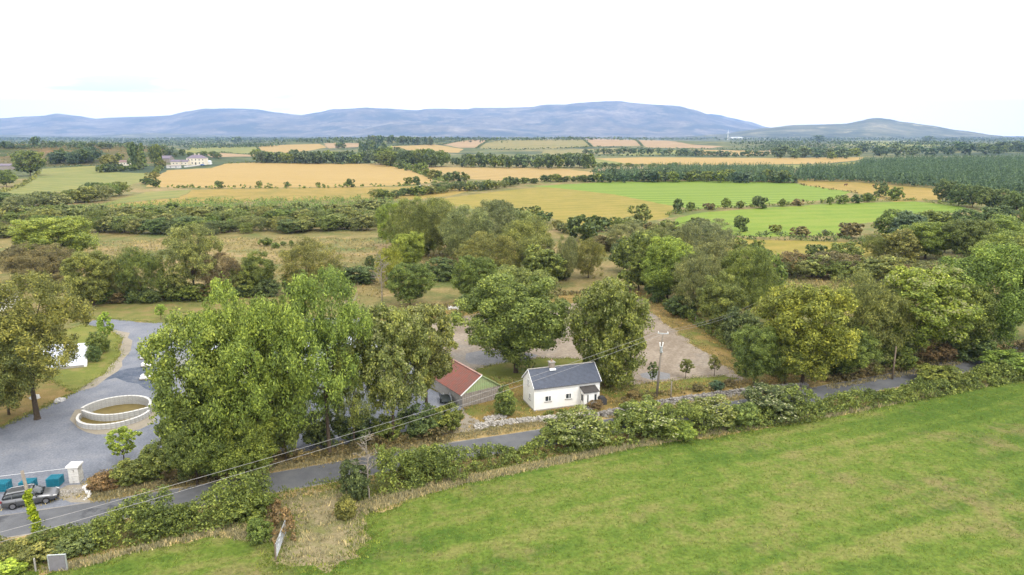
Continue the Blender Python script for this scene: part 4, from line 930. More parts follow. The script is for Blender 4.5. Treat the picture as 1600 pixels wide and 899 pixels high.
# ------------------------------------------------------------------ built things
class MB:
    def __init__(s): s.V = []; s.F = []
    def add(s, V, F):
        o = len(s.V); s.V += [tuple(v) for v in V]; s.F += [tuple(i+o for i in f) for f in F]; return s
    def box(s, x0, x1, y0, y1, z0, z1, M=None):
        V = [Vector((x, y, z)) for z in (z0, z1) for (x, y) in ((x0,y0),(x1,y0),(x1,y1),(x0,y1))]
        if M: V = [M @ v for v in V]
        return s.add(V, [(0,3,2,1),(4,5,6,7),(0,1,5,4),(1,2,6,5),(2,3,7,6),(3,0,4,7)])
    def prism(s, poly, d):      # extrude a 3d polygon by vector d
        n = len(poly); P_ = [Vector(p) for p in poly]; d = Vector(d)
        return s.add(P_+[p+d for p in P_], [tuple(range(n))[::-1], tuple(range(n, 2*n))]+[(i, (i+1) % n, (i+1) % n+n, i+n) for i in range(n)])
    def tube(s, path, r, sides=6):
        path = [Vector(p) for p in path]; rr = r if isinstance(r, (list, tuple)) else [r]*len(path)
        V, F = tube(path, rr, sides); n = len(path)
        F = F+[tuple(range(sides))[::-1], tuple(range((n-1)*sides, n*sides))]; return s.add(V, F)
    def obj(s, name, mat, parent=None, smooth=False):
        me = build_mesh(name, s.V, s.F, [mat]); 
        bm = bmesh.new(); bm.from_mesh(me); bmesh.ops.recalc_face_normals(bm, faces=bm.faces); bm.to_mesh(me); bm.free()
        if smooth:
            for p in me.polygons: p.use_smooth = True
        return link(bpy.data.objects.new(name, me), parent)
def thing(name, label, cat, loc, rz=0, group=None):
    o = link(bpy.data.objects.new(name, None)); o.location = loc; o.rotation_euler = (0, 0, rz); o.empty_display_size = .5
    return tag(o, label, cat, group)
def yaw(a, b): return math.atan2(b[1]-a[1], b[0]-a[0])
RENDER = plain('white_render', (.78, .77, .73), .85, var=.10, scale=1.2)
SLATE = plain('slate', (.085, .10, .135), .55, var=.25, scale=2.5, spec=.4)
SLATE2 = plain('dark_slate', (.075, .068, .062), .7, var=.3, scale=3)
CONC = plain('concrete', (.42, .40, .36), .9, var=.3, scale=3)
STONE = plain('pale_stone', (.60, .59, .56), .9, var=.22, scale=5, bump=.02)
RUBBLE = plain('rubble', (.50, .47, .42), .95, var=.5, scale=2.5)
RUST = plain('rusty_sheet', (.235, .070, .048), .8, var=.3, scale=1.6, dirt=(.17, .095, .075))
GREENS = plain('green_sheet', (.30, .42, .20), .8, var=.2, scale=1.6, dirt=(.34, .36, .18))
GREYW = plain('weathered_boards', (.36, .32, .28), .95, var=.35, scale=3)
WHITE = plain('white_paint', (.78, .78, .76), .5, var=.08)
GLASS = plain('window_glass', (.045, .055, .06), .08, var=.2, spec=.6)
TIMBER = plain('timber', (.23, .18, .13), .9, var=.35, scale=5)
POLEM = plain('pole_wood', (.30, .26, .21), .9, var=.3, scale=4)
STEEL = plain('galvanised_steel', (.55, .58, .60), .45, .6, var=.15)
DARKM = plain('dark_metal', (.02, .03, .028), .5, .3)
TEAL = plain('teal_plastic', (.015, .21, .30), .5, var=.3, spec=.4)
MUD = plain('muddy_floor', (.20, .155, .05), .9, var=.3, scale=.6)
ROOFW = plain('pale_roof_sheet', (.50, .54, .62), .45, var=.12, scale=.6, spec=.4)
PURPLE = plain('purple_slate', (.20, .17, .21), .8, var=.15)
CREAM = plain('cream_render', (.66, .60, .48), .85, var=.08)
WIREM = plain('wire', (.42, .41, .40), .5, .3)
BRICK = plain('chimney_stone', (.36, .31, .25), .95, var=.4, scale=4)
# --- cottage
A = P(834.5, 643); B = P(934.5, 627.2); Cc = P(820.6, 626.8)
rz = rad(18.5); Lc = (B-A).length*.99; Dc = 3.9; WH = 2.95; RH = 1.6
c = thing('cottage', 'small white cottage with blue grey slate roof and front porch', 'cottage', A, rz)
m = MB(); m.box(0, Lc, 0, Dc, -.3, WH); m.prism([(0.001, 0.001, WH), (0.001, Dc-.001, WH), (0.001, Dc/2, WH+RH-.04)], (Lc-.002, 0, 0)); wall = m.obj('wall', RENDER, c)
m = MB(); m.box(-.03, Lc+.03, -.03, Dc+.03, -.3, .14); m.obj('plinth', CONC, c)
sl = math.hypot(Dc/2+.18, RH); ang = math.atan2(RH, Dc/2)
roof = MB(); nrow = 16
for side in (0, 1):
    for k in range(nrow):
        t0, t1 = k/nrow, (k+1)/nrow; y0_, y1_ = -.2+(Dc/2+.2)*t0, -.2+(Dc/2+.2)*t1+.03
        z0_ = WH-.14+(RH+.14)*t0; z1_ = WH-.14+(RH+.14)*t1
        pl = [(-.12, y0_, z0_+.05), (-.12, y1_, z1_+.035), (-.12, y1_, z1_+.01), (-.12, y0_, z0_+.01)]
        if side: pl = [(x, Dc-y, z) for x, y, z in pl]
        roof.prism(pl, (Lc+.24, 0, 0))
roof.obj('roof', SLATE, c)
m = MB(); m.tube([(-.14, Dc/2, WH+RH+.06), (Lc+.14, Dc/2, WH+RH+.06)], .07); m.obj('ridge_tiles', CONC, c)
for s in (0, 1):
    m = MB(); x = -.145 if s == 0 else Lc+.1
    m.prism([(x, -.22, WH-.2), (x, -.22, WH-.05), (x, Dc/2, WH+RH+.10), (x, Dc/2, WH+RH-.06)], (.045, 0, 0)); m.prism([(x, Dc+.22, WH-.2), (x, Dc+.22, WH-.05), (x, Dc/2+.001, WH+RH+.10), (x, Dc/2+.001, WH+RH-.06)], (.045, 0, 0)); m.obj('bargeboard', WHITE, c)
m = MB(); m.tube([(-.1, -.25, WH-.16), (Lc+.1, -.25, WH-.16)], .05); m.obj('gutter', plain('gutter_plastic', (.10, .10, .11), .5), c)
cx = Lc*.345; m = MB(); m.box(cx-.32, cx+.32, Dc/2-.28, Dc/2+.28, WH+RH-.5, WH+RH+.62); ch = m.obj('chimney', BRICK, c)
m = MB(); m.box(cx-.38, cx+.38, Dc/2-.34, Dc/2+.34, WH+RH+.62, WH+RH+.74); m.obj('cap', CONC, ch)
m = MB(); m.tube([(cx, Dc/2, WH+RH+.74), (cx, Dc/2, WH+RH+1.0)], [.12, .10], 8); m.obj('pot', plain('clay_pot', (.45, .30, .20), .8), ch)
m = MB(); m.prism([(cx-.4, Dc/2-.52, WH+RH-.28), (cx+.4, Dc/2-.52, WH+RH-.28), (cx+.4, Dc/2-.28, WH+RH-.08), (cx-.4, Dc/2-.28, WH+RH-.08)], (0, -.02, .04)); m.obj('flashing', STEEL, ch)
def window(x0, x1, z0, z1, y, parent, d=-1, axis='x', mull=.6):
    """framed window proud of a wall; axis x: front wall, axis y: gable wall at x=y"""
    def bx(m, a0, a1, b0, b1, z0, z1):
        return m.box(a0, a1, min(y+d*b0, y+d*b1), max(y+d*b0, y+d*b1), z0, z1) if axis == 'x' else m.box(min(y+d*b0, y+d*b1), max(y+d*b0, y+d*b1), a0, a1, z0, z1)
    m = MB(); t = .06; xm = x0+(x1-x0)*mull
    bx(m, x0, x1, .003, .05, z0, z0+t); bx(m, x0, x1, .003, .05, z1-t, z1)
    for a in (x0, xm-t/2, x1-t): bx(m, a, a+t, .003, .047, z0+t, z1-t)
    w = m.obj('window', WHITE, parent)
    for a, b_ in ((x0+t, xm-t/2), (xm+t/2, x1-t)):
        m = MB(); bx(m, a, b_, .002, .02, z0+t, z1-t); m.obj('pane', GLASS, w)
    m = MB(); bx(m, x0-.08, x1+.08, .003, .10, z0-.07, z0-.003); m.obj('sill', CONC, w); return w
window(1.35, 2.15, 1.05, 1.75, 0, c); window(4.0, 4.75, 1.05, 1.75, 0, c)
window(1.2, 1.75, 1.0, 1.75, 0, c, axis='y', mull=.5); window(Dc/2-.2, Dc/2+.25, 2.6, 3.35, 0, c, axis='y', mull=.5)
px0, px1, pd = Lc*.70, Lc*.70+1.75, 1.1
m = MB(); m.box(px0, px1, -pd, -.004, -.3, 2.0); m.prism([(px0, -pd+.001, 2.0), (px0, -.005, 2.0), (px0, -.005, 2.30)], (px1-px0, 0, 0)); po = m.obj('porch', RENDER, c)
m = MB(); m.prism([(px0-.15, -pd-.22, 1.98), (px0-.15, -.02, 2.36), (px0-.15, -.02, 2.43), (px0-.15, -pd-.22, 2.07)], (px1-px0+.3, 0, 0)); m.obj('porch_roof', SLATE2, po)
m = MB(); m.box(px0+.55, px1-.45, -pd-.05, -pd-.003, .05, 1.72); m.obj('door', WHITE, c)
for a in (px0+.42, px1-.40):
    m = MB(); m.box(a, a+.26, -pd-.045, -pd-.004, .75, 1.65); m.obj('side_pane', GLASS, c)
m = MB(); m.box(px0-.03, px0-.003, -pd+.3, -pd+.8, .8, 1.6); m.obj('porch_window', GLASS, c)
m = MB(); m.box(px0+.2, px1-.2, -pd-.7, -pd-.06, -.1, .10); m.obj('step', CONC, c)
q = A+Matrix.Rotation(rz, 3, 'Z') @ Vector((px1+.9, -.5, 0))
t = thing('oil_tank', 'dark covered tank at the right end of the cottage', 'tank', q, rz)
m = MB(); m.prism([(-.5, -.35, 0), (.5, -.35, 0), (.5, -.35, .7), (.25, -.35, 1.0), (-.25, -.35, 1.0), (-.5, -.35, .7)], (0, .7, 0)); m.obj('tank_shell', plain('dark_tank', (.07, .07, .075), .7), t)
m = MB(); m.box(-.42, -.3, -.3, .3, -.1, 0); m.box(.3, .42, -.3, .3, -.1, 0); m.obj('support', CONC, t)
# --- shed
A = P(722.3, 637); B = P(781.5, 622.7); rz = yaw(A, B); Ls = (B-A).length; EH = 1.75; PH = 3.55
far = P(712.5, 555.9, PH); near = P(752.6, 587.7, PH); Ds = min(11, (far-near).length)
s = thing('shed', 'old shed with rusty red roof, green gable and grey boards', 'shed', A, rz)
m = MB(); m.box(0, .12, .06, Ds, -.3, EH); m.box(Ls-.12, Ls, .06, Ds, -.3, EH); m.box(.12, Ls-.12, Ds-.12, Ds, -.3, EH); m.obj('side_walls', CONC, s)
m = MB(); nb = 34
for k in range(nb):
    x = Ls*k/nb; m.box(x+.005, x+Ls/nb-.012, -.02+.015*(k % 2), .05, -.2, EH-.05+.06*math.sin(k*2.3))
tag(m.obj('grey_boards', GREYW, s), kind='stuff')
m = MB(); 
for k in range(nb):
    x = Ls*k/nb; xm = x+Ls/nb/2; zt = EH+(PH-EH)*(1-abs(xm-Ls/2)/(Ls/2))
    m.box(x+.004, x+Ls/nb-.004, .01+.02*(k % 2), .075, EH-.1, zt-.03)
tag(m.obj('green_gable', GREENS, s), kind='stuff')
m = MB()
for side in (0, 1):
    nn_ = 46; V = []; F = []
    for k in range(nn_+1):
        y = -.15+(Ds+.3)*k/nn_; o = .03*(k % 2)
        for (xx, zz) in ((-.25, EH-.17), (Ls/2, PH)):
            if side: xx = Ls-xx
            V += [(xx, y, zz+o), (xx, y, zz+o-.03)]
    for k in range(nn_):
        a = 4*k; b = a+4; F += [(a, b, b+2, a+2), (a+1, a+3, b+3, b+1), (a, a+1, b+1, b)]
    m.add(V, F)
m.obj('roof', RUST, s)
m = MB(); m.prism([(-.28, -.2, EH-.24), (-.28, -.2, EH-.08), (Ls/2, -.2, PH+.12), (Ls/2, -.2, PH-.04)], (0, .04, 0)); m.obj('white_verge', WHITE, s)
m = MB(); m.prism([(Ls+.28, -.2, EH-.24), (Ls+.28, -.2, EH-.1), (Ls/2+.02, -.2, PH+.08), (Ls/2+.02, -.2, PH-.06)], (0, .04, 0)); m.obj('grey_verge', GREENS, s)
m = MB(); m.box(Ls/2-.12, Ls/2+.12, -.15, Ds+.15, PH+.02, PH+.07); m.obj('ridge', plain('pale_rust', (.48, .30, .25), .8, var=.5, scale=1.5), s)
# trailer beside the shed
q = P(696, 628); t = thing('trailer', 'dark flat trailer with a white rail beside the shed', 'trailer', q, rz+1.2)
m = MB(); m.box(-1.2, 1.2, -.6, .6, .4, .5); m.obj('bed', DARKM, t)
for y in (-.62, .62):
    m = MB(); m.box(-1.2, 1.2, y-.02, y+.02, .5, .9); m.obj('side_rail', STEEL if y < 0 else DARKM, t)
    m = MB(); m.tube([(-.1, y-.06, .28), (-.1, y+.06, .28)], .28, 12); m.obj('wheel', DARKM, t)
m = MB(); m.tube([(1.2, 0, .42), (2.1, 0, .35)], .04); m.obj('drawbar', STEEL, t)
# --- electricity poles and wires
def pole(base, topz, r, label, name='electricity_pole', mat=POLEM, lean=(0, 0)):
    t = thing(name, label, 'pole', base)
    m = MB(); m.tube([(0, 0, -.3), (lean[0], lean[1], topz)], [r, r*.7], 8); m.obj('post', mat, t, True); return t
def arm(t, z, L_, a, ins=True, ox=0):
    m = MB(); M_ = Matrix.Translation((ox, 0, z)) @ Matrix.Rotation(a, 4, 'Z'); m.box(-L_/2, L_/2, -.05, .05, -.05, .05, M_); c_ = m.obj('crossarm', STEEL, t)
    for k in (-1, 0, 1):
        if k == 0: continue
        v = M_ @ Vector((k*(L_/2-.08), 0, .05)); m = MB(); m.tube([v, v+Vector((0, 0, .12)), v+Vector((0, 0, .22))], [.05, .07, .03], 7); m.obj('insulator', WHITE, c_)
pm = P(1025.5, 621); H1 = 0
topm = None
for zz in np.arange(5, 12, .02):
    r_ = ray(1034, 522); 
    # height at which the ray through the pole top passes above the pole foot
    t_ = pm.y/r_[1]; H1 = CAMH+r_[2]*t_; break
mp_ = pole(pm, H1, .15, 'wooden transformer pole standing in the bank right of the cottage', lean=(.45, 0))
arm(mp_, H1+.05, 1.3, -.2, ox=.45)
m = MB(); m.tube([(.25, -.3, H1-2.2), (.25, -.3, H1-1.5)], .17, 10); m.obj('transformer', STEEL, mp_)
for k in (-1, 1):
    m = MB(); m.tube([(.25+k*.14, -.3, H1-1.5), (.25+k*.2, -.3, H1-1.0)], [.06, .09], 7); m.obj('bushing', WHITE, mp_)
m = MB(); m.box(.1, .5, -.34, -.1, H1-2.3, H1-2.2); m.obj('bracket', STEEL, mp_)
q = P(1048, 624.6); pole(q, 2.4, .09, 'short pale post in front of the rubble wall near the transformer pole', 'post')
pl_ = P(63, 845); HL = CAMH+ray(52, 736)[2]*pl_.y/ray(52, 736)[1]
lp = pole(pl_, HL, .17, 'grey wooden pole wrapped in lime green ivy by the lane', lean=(-.55, 0))
rg = random.Random(3); cl = [(pl_.x-.5*(z/HL)+rg.uniform(-.2, .2), pl_.y-.1+rg.uniform(-.2, .2), z, .28*(1.3-z/HL), .5+rg.uniform(-.2, .2)) for z in [HL*.72*rg.random() for _ in range(70)]]
iv = link(bpy.data.objects.new('ivy', clumps_mesh('ivy', [(x-pl_.x, y-pl_.y, z, r, t) for x, y, z, r, t in cl], .10, 40, 3)), lp); iv.color = (.26, .33, .02, 1)
q = P(1394, 593); dp = pole(q, 4.6, .13, 'dark ivy clad pole at the edge of the lane', mat=TIMBER)
q2 = P(1200, 500); sp = pole(q2, CAMH+ray(1201, 467)[2]*q2.y/ray(1201, 467)[1], .12, 'distant pole with a pale crossarm by the rough field'); arm(sp, sp.children[0].bound_box[1][2], 1.6, .3)
q = P(265, 712); lpz = CAMH+ray(259, 655)[2]*q.y/ray(259, 655)[1]; t = thing('lamp_post', 'dark green lamp post half hidden by the roadside trees', 'lamp post', q)
m = MB(); m.tube([(0, 0, -.2), (0, 0, .5), (-.3, 0, lpz-.5)], [.11, .07, .05], 8); m.obj('post', DARKM, t); m = MB(); m.tube([(-.3, 0, lpz-.5), (-.3, 0, lpz-.15), (-.3, 0, lpz)], [.10, .16, .03], 8); m.obj('lantern', DARKM, t)
def wire(a, b, sag, label):
    m = MB(); n_ = 40; path = [Vector(a).lerp(Vector(b), i/n_)-Vector((0, 0, 4*sag*(i/n_)*(1-i/n_))) for i in range(n_+1)]
    m.tube(path, .014, 4); tag(m.obj('power_line', WIREM), label, 'wire', 'power lines')
ta = Vector((pm.x+.45, pm.y, H1+.25)); sd_ = Vector((.55*math.cos(-.2), .55*math.sin(-.2), 0))
wire(P(-140, 869, 7.5), ta-sd_, .9, 'upper power line crossing the lane from the left edge'); wire(P(-90, 872, 7.5), ta+sd_, .9, 'lower power line crossing the lane from the left edge')
tb = Vector((q2.x, q2.y, sp.children[0].bound_box[1][2]+.2))
wire(ta-sd_, tb+Vector((-.6, 0, 0)), .8, 'left power line running on to the distant pole'); wire(ta+sd_, tb+Vector((.6, 0, 0)), .8, 'right power line running on to the distant pole')
# --- stone gate pillar
q = P(120, 752); t = thing('gate_pillar', 'pale stone gate pillar with a white capstone', 'pillar', q, .12)
m = MB(); m.box(-.36, .36, -.36, .36, -.2, 1.6); m.obj('core', CONC, t)
rg = random.Random(4); bm_ = {}
for k in range(7):
    z = k*.225
    for sx in (-1, 1):
        for sy in (-1, 1):
            a = rg.uniform(-.12, .12) if sx < 0 else last; last = a
            m = MB(); x0_, x1_ = (-.43, a-.01) if sx < 0 else (a+.01, .43); o = rg.uniform(0, .025)
            m.box(x0_-(o if sx < 0 else 0), x1_+(o if sx > 0 else 0), (-.43-o) if sy < 0 else .01, -.01 if sy < 0 else .43+o, z+.008, z+.215); m.obj('stone', STONE, t)
m = MB(); m.box(-.55, .55, -.55, .55, 1.585, 1.70); m.prism([(-.55, -.55, 1.70), (.55, -.55, 1.70), (.55, .55, 1.70), (-.55, .55, 1.70)], (0, 0, .05)); m.obj('capstone', WHITE, t)
# --- teal crate stacks and rail
for i, (x, y, nlay, l) in enumerate([(5,765,4,'teal plastic crate stack cut by the left edge'), (45,763,4,'middle teal plastic crate stack behind the ivy pole'), (87,757,4,'right teal plastic crate stack nearest the stone pillar')]):
    q = P(x, y); t = thing('crate_stack', l, 'crates', q, .12, 'teal crate stacks in the yard entrance')
    for k in range(nlay):
        m = MB(); z = k*.2
        for a in (-.56, .50): m.box(a, a+.06, -.5, .5, z+.02, z+.18)
        for a in (-.5, .44): m.box(-.50, .50, a, a+.06, z+.02, z+.10); m.box(-.50, .50, a, a+.05, z+.14, z+.185)
        for j in range(6):
            u = -.47+j*.168; m.box(u, u+.10, -.44, .44, z+.15, z+.178)
        for j in range(4):
            u = -.42+j*.23; m.box(-.49, .49, u, u+.07, z+.178, z+.196)
        m.obj('crate', TEAL, t)
a = P(-20, 752); b_ = P(108, 737); m = MB(); m.tube([(a.x, a.y, .35), (b_.x, b_.y, .35)], .014); tag(m.obj('barrier_rail', WHITE), 'thin white rail linking the crate stacks and the pillar', 'rail')
# --- car
wr, wf = P(21.7, 796.5), P(71, 787.6); hd = (wf-wr).normalized(); rzc = yaw(wr, wf); side = Vector((-hd.y, hd.x, 0))
cp = (wr+wf)/2+side*.82
CARM = plain('silver_grey_paint', (.20, .205, .215), .3, .75, var=.05, spec=.6); TYRE = plain('tyre', (.02, .02, .02), .9); RIM = plain('rim', (.40, .40, .42), .35, .8)
car = thing('parked_car', 'grey estate car driving in through the yard entrance', 'car', cp, rzc)
car.scale = (.9, .92, .95); car['label'] = 'grey estate car at the yard entrance beside the crate stacks'
def loft(secs, mat, name, parent):
    V = []; F = []; n_ = len(secs[0])
    for s_ in secs: V += s_
    for i in range(len(secs)-1):
        for k in range(n_): a_ = i*n_+k; b2 = i*n_+(k+1) % n_; F.append((a_, b2, b2+n_, a_+n_))
    F += [tuple(range(n_))[::-1], tuple(range((len(secs)-1)*n_, len(secs)*n_))]
    m = MB(); m.add(V, F); return m.obj(name, mat, parent, True)
def sec(x, w, z0, z1, tum=.06): return [(x, -w*.94, z0), (x, -w, z0+.15), (x, -w, z0+(z1-z0)*.6), (x, -w*(1-tum), z1-.03), (x, -w*.75, z1), (x, w*.75, z1), (x, w*(1-tum), z1-.03), (x, w, z0+(z1-z0)*.6), (x, w, z0+.15), (x, w*.94, z0)]
body = loft([sec(-2.32,.70,.42,.80), sec(-2.25,.84,.30,.98), sec(-1.6,.92,.24,1.00), sec(0,.93,.22,.97), sec(.9,.93,.22,.95), sec(1.5,.90,.24,.90), sec(2.0,.86,.26,.80), sec(2.28,.74,.34,.66), sec(2.34,.6,.40,.55)], CARM, 'body', car)
loft([sec(-2.18,.66,.97,1.03), sec(-1.85,.74,.97,1.38,.12), sec(-1.2,.76,.96,1.45,.14), sec(0,.77,.95,1.47,.14), sec(.35,.76,.94,1.42,.14), sec(1.15,.72,.92,.97)], GLASS, 'glasshouse', car)
loft([sec(-2.02,.60,1.30,1.37), sec(-1.7,.66,1.36,1.455), sec(-1.2,.68,1.42,1.475), sec(0,.69,1.44,1.495), sec(.32,.66,1.40,1.455)], CARM, 'roof', car)
for y in (-.60, .60):
    m = MB(); m.tube([(-1.8, y, 1.48), (-1.6, y, 1.54), (.1, y, 1.56), (.3, y, 1.49)], .022); m.obj('roof_rail', STEEL, car)
for y in (-1, 1):
    for xx in (-1.35, -.35, .5):
        m = MB(); m.prism([(xx-.04, y*.80, .95), (xx+.04, y*.80, .95), (xx+.02, y*.685, 1.44), (xx-.05, y*.685, 1.44)], (0, y*.03, 0)); m.obj('pillar', CARM, car)
    for xx in (-1.35, 1.38):
        m = MB(); m.tube([(xx, y*.72, .33), (xx, y*.95, .33)], .33, 18); w_ = m.obj('wheel', TYRE, car); m = MB(); m.tube([(xx, y*.9, .33), (xx, y*.965, .33)], .21, 12); m.obj('rim', RIM, w_)
    m = MB(); m.prism([(2.0, y*.82, .66), (2.27, y*.66, .60), (2.27, y*.66, .70), (1.98, y*.80, .78)], (.04, y*.03, 0)); m.obj('headlight', plain('headlight', (.7, .7, .7), .1), car)
    m = MB(); m.box(-2.31, -2.2, min(y*.62, y*.84), max(y*.62, y*.84), .78, .95); m.obj('tail_light', plain('tail_light', (.35, .02, .02), .3), car)
    m = MB(); m.box(.62, .78, min(y*.93, y*1.06), max(y*.93, y*1.06), .92, 1.06); m.obj('wing_mirror', CARM, car)
    for xx in (-1.05, -.1, .85):
        m = MB(); m.box(xx, xx+.012, min(y*.925, y*.936), max(y*.925, y*.936), .35, .93); m.obj('door_gap', DARKM, car)
m = MB(); m.box(2.28, 2.345, -.45, .45, .36, .52); m.obj('grille', DARKM, car)
# --- round stone basin
q = P(181, 650); Rb = 3.7; rb = .13
t = thing('stone_basin', 'round white stone basin with a high curved rear wall', 'basin', q, rb)
m = MB(); n_ = 40; m.add([(0, 0, .06)]+[(Rb*.96*math.cos(i*2*math.pi/n_), Rb*.96*math.sin(i*2*math.pi/n_), .06) for i in range(n_)], [(0, 1+i, 1+(i+1) % n_) for i in range(n_)]); m.obj('muddy_bottom', MUD, t)
blk = MB().box(-.26, .26, -.13, .13, 0, .24); bme = build_mesh('stone', blk.V, blk.F, [plain('grey_block', (.52, .52, .50), .9, var=.35, scale=3)])
def arc_wall(pts, courses, name, cop):
    rg = random.Random(len(pts))
    core = MB()
    for k in range(len(pts)-1):
        a, b2 = Vector(pts[k]), Vector(pts[k+1]); an = yaw(a, b2); L_ = (b2-a).length
        M_ = Matrix.Translation(((a.x+b2.x)/2, (a.y+b2.y)/2, 0)) @ Matrix.Rotation(an, 4, 'Z'); core.box(-L_/2-.02, L_/2+.02, -.11, .11, -.1, courses*.26-.01, M_)
        cop.box(-L_/2-.03, L_/2+.03, -.14, .14, courses*.26, courses*.26+.05, M_)
    w = core.obj(name, CONC, t)
    for k in range(len(pts)-1):
        a, b2 = Vector(pts[k]), Vector(pts[k+1]); an = yaw(a, b2); L_ = (b2-a).length
        for c_ in range(courses):
            o = link(bpy.data.objects.new('stone', bme), w); o.location = ((a.x+b2.x)/2, (a.y+b2.y)/2, c_*.26+.01); o.rotation_euler = (rg.uniform(-.03, .03), 0, an); o.scale = (L_/.54, 1+rg.uniform(-.1, .2), 1)
def arcp(a0, a1, n_, r=Rb): return [(r*math.cos(rad(a0+(a1-a0)*i/n_)), r*math.sin(rad(a0+(a1-a0)*i/n_)), 0) for i in range(n_+1)]
cop = MB(); arc_wall(arcp(5, 175, 22), 4, 'rear_wall', cop); cop.obj('rear_coping', STONE, t)
cop = MB(); e0, e1 = (Rb*math.cos(rad(175)), Rb*math.sin(rad(175))), (Rb*math.cos(rad(5)), Rb*math.sin(rad(5)))
cw = [(e0[0]+(e1[0]-e0[0])*i/16, e0[1]-1.9*math.sin(math.pi*i/16)**.9, 0) for i in range(17)]
arc_wall(cw, 3, 'cross_wall', cop); cop.obj('cross_coping', STONE, t)
cop = MB(); arc_wall(arcp(183, 357, 24, Rb*1.02), 2, 'front_wall', cop); cop.obj('front_coping', STONE, t)

# stacked stone on pallets
for x, y, l in [(229,592,'nearer pallet of white stone blocks on the gravel'),(231,572,'farther pallet of white stone blocks on the gravel'),(228,560,'thin stack of white stone slabs beyond the pallets')]:
    q = P(x, y); t = thing('stone_pallet', l, 'stone blocks', q, .1, 'pallets of white stone'); m = MB()
    for k in range(3): m.box(-.7, .7, -.55+k*.5, -.45+k*.5, 0, .1)
    m.box(-.75, .75, -.6, .6, .1, .13); m.obj('pallet', TIMBER, t); rg = random.Random(int(x))
    for i in range(4):
        for j in range(3):
            for k in range(2):
                if k == 1 and rg.random() < .3: continue
                m = MB(); M_ = Matrix.Translation((-.52+i*.35, -.38+j*.38, .13+k*.2)) @ Matrix.Rotation(rg.uniform(-.2, .2), 4, 'Z'); m.box(-.16, .16, -.17, .17, 0, .19, M_); m.obj('block', WHITE, t)
# --- pale roofed buildings in the yard
def slab(pts, z0, z1): m = MB(); m.prism([(p[0], p[1], z0) for p in pts], (0, 0, z1-z0)); return m
z_ = .35; cs = [P(131, 570, z_), P(135, 536, z_), P(-70, 545, z_), P(-80, 590, z_)]; o_ = cs[0].xy.to_3d()
t = thing('flat_roofed_building', 'low building with a pale flat roof and white parapet on the lawn', 'building', o_)
rel = [c_-cs[0] for c_ in cs]; slab([(r.x*.995, r.y) for r in rel], -.3, z_-.05).obj('wall', CONC, t); slab([(r.x*.997, r.y) for r in rel], z_-.046, z_).obj('flat_roof', ROOFW, t)
m = MB(); d = (rel[1]-rel[0]).normalized(); nr_ = Vector((d.y, -d.x, 0)); m.prism([rel[0], rel[1], rel[1]+nr_*.35, rel[0]+nr_*.35], (0, 0, .25)); m.prism([rel[0]+Vector((0,0,-1.2)), rel[1]+Vector((0,0,-1.2)), rel[1]+nr_*.34+Vector((0,0,-1.2)), rel[0]+nr_*.34+Vector((0,0,-1.2))], (0, 0, 1.195)); m.obj('parapet', WHITE, t)
def gabled(name, label, cat, loc, rz, L_, D_, wh, rh, wallm, roofm, wins=(), hip=False, group=None, chim=(), ov=.3, doors=()):
    t = thing(name, label, cat, loc, rz, group); m = MB(); m.box(-L_/2, L_/2, -D_/2, D_/2, -1, wh)
    if not hip and rh: m.prism([(-L_/2+.005, -D_/2+.005, wh), (-L_/2+.005, D_/2-.005, wh), (-L_/2+.005, 0, wh+rh-.05)], (L_-.01, 0, 0))
    m.obj('wall', wallm, t); h_ = D_/2 if hip else -ov; m = MB(); x, y = L_/2+ov, D_/2+ov; zb = wh-.02; th = .15
    V = [(-x,-y,zb),(x,-y,zb),(x,y,zb),(-x,y,zb),(-L_/2+h_,0,wh+rh),(L_/2-h_,0,wh+rh)]
    m.add(V, [(0,1,5,4),(2,3,4,5),(1,2,5),(3,0,4),(3,2,1,0)]) if hip else m.add(V+[(a, b, c_-th) for a, b, c_ in V], [(0,1,5,4),(2,3,4,5),(7,6,10,11),(9,8,11,10),(0,4,10,6),(3,9,10,4),(1,7,11,5),(2,5,11,8),(0,6,7,1),(2,8,9,3)])
    r = m.obj('roof', roofm, t)
    for cx_ in chim: m = MB(); m.box(cx_-.5, cx_+.5, -.4, .4, wh+rh-.8, wh+rh+1.2); m.obj('chimney', wallm, r)
    for (x0_, x1_, z0_, z1_) in wins:
        m = MB(); m.box(x0_, x1_, -D_/2-.05, -D_/2-.005, z0_, z1_); w = m.obj('window', WHITE, t); m = MB(); m.box(x0_+.12, x1_-.12, -D_/2-.08, -D_/2-.055, z0_+.12, z1_-.12); m.obj('pane', GLASS, w)
    for (x0_, x1_, z1_) in doors: m = MB(); m.box(x0_, x1_, -D_/2-.06, -D_/2-.006, 0, z1_); m.obj('door', TIMBER, t)
    return t
q = P(455, 590); gabled('workshop', 'long white roofed building glimpsed behind the roadside trees', 'building', (q.x, q.y+3, 0), .06, 24, 9, 3.0, 1.8, RENDER, ROOFW, [(-8, -6.8, 1, 2.1), (-2, -.8, 1, 2.1), (4, 5.2, 1, 2.1)], doors=[(0.5, 2.6, 2.4)])
q = P(-22, 482); gabled('outbuilding', 'white roof peeping over the bronze tree at the left edge', 'building', (q.x, q.y, 0), .2, 9, 6, 2.2, 1.4, RENDER, WHITE)
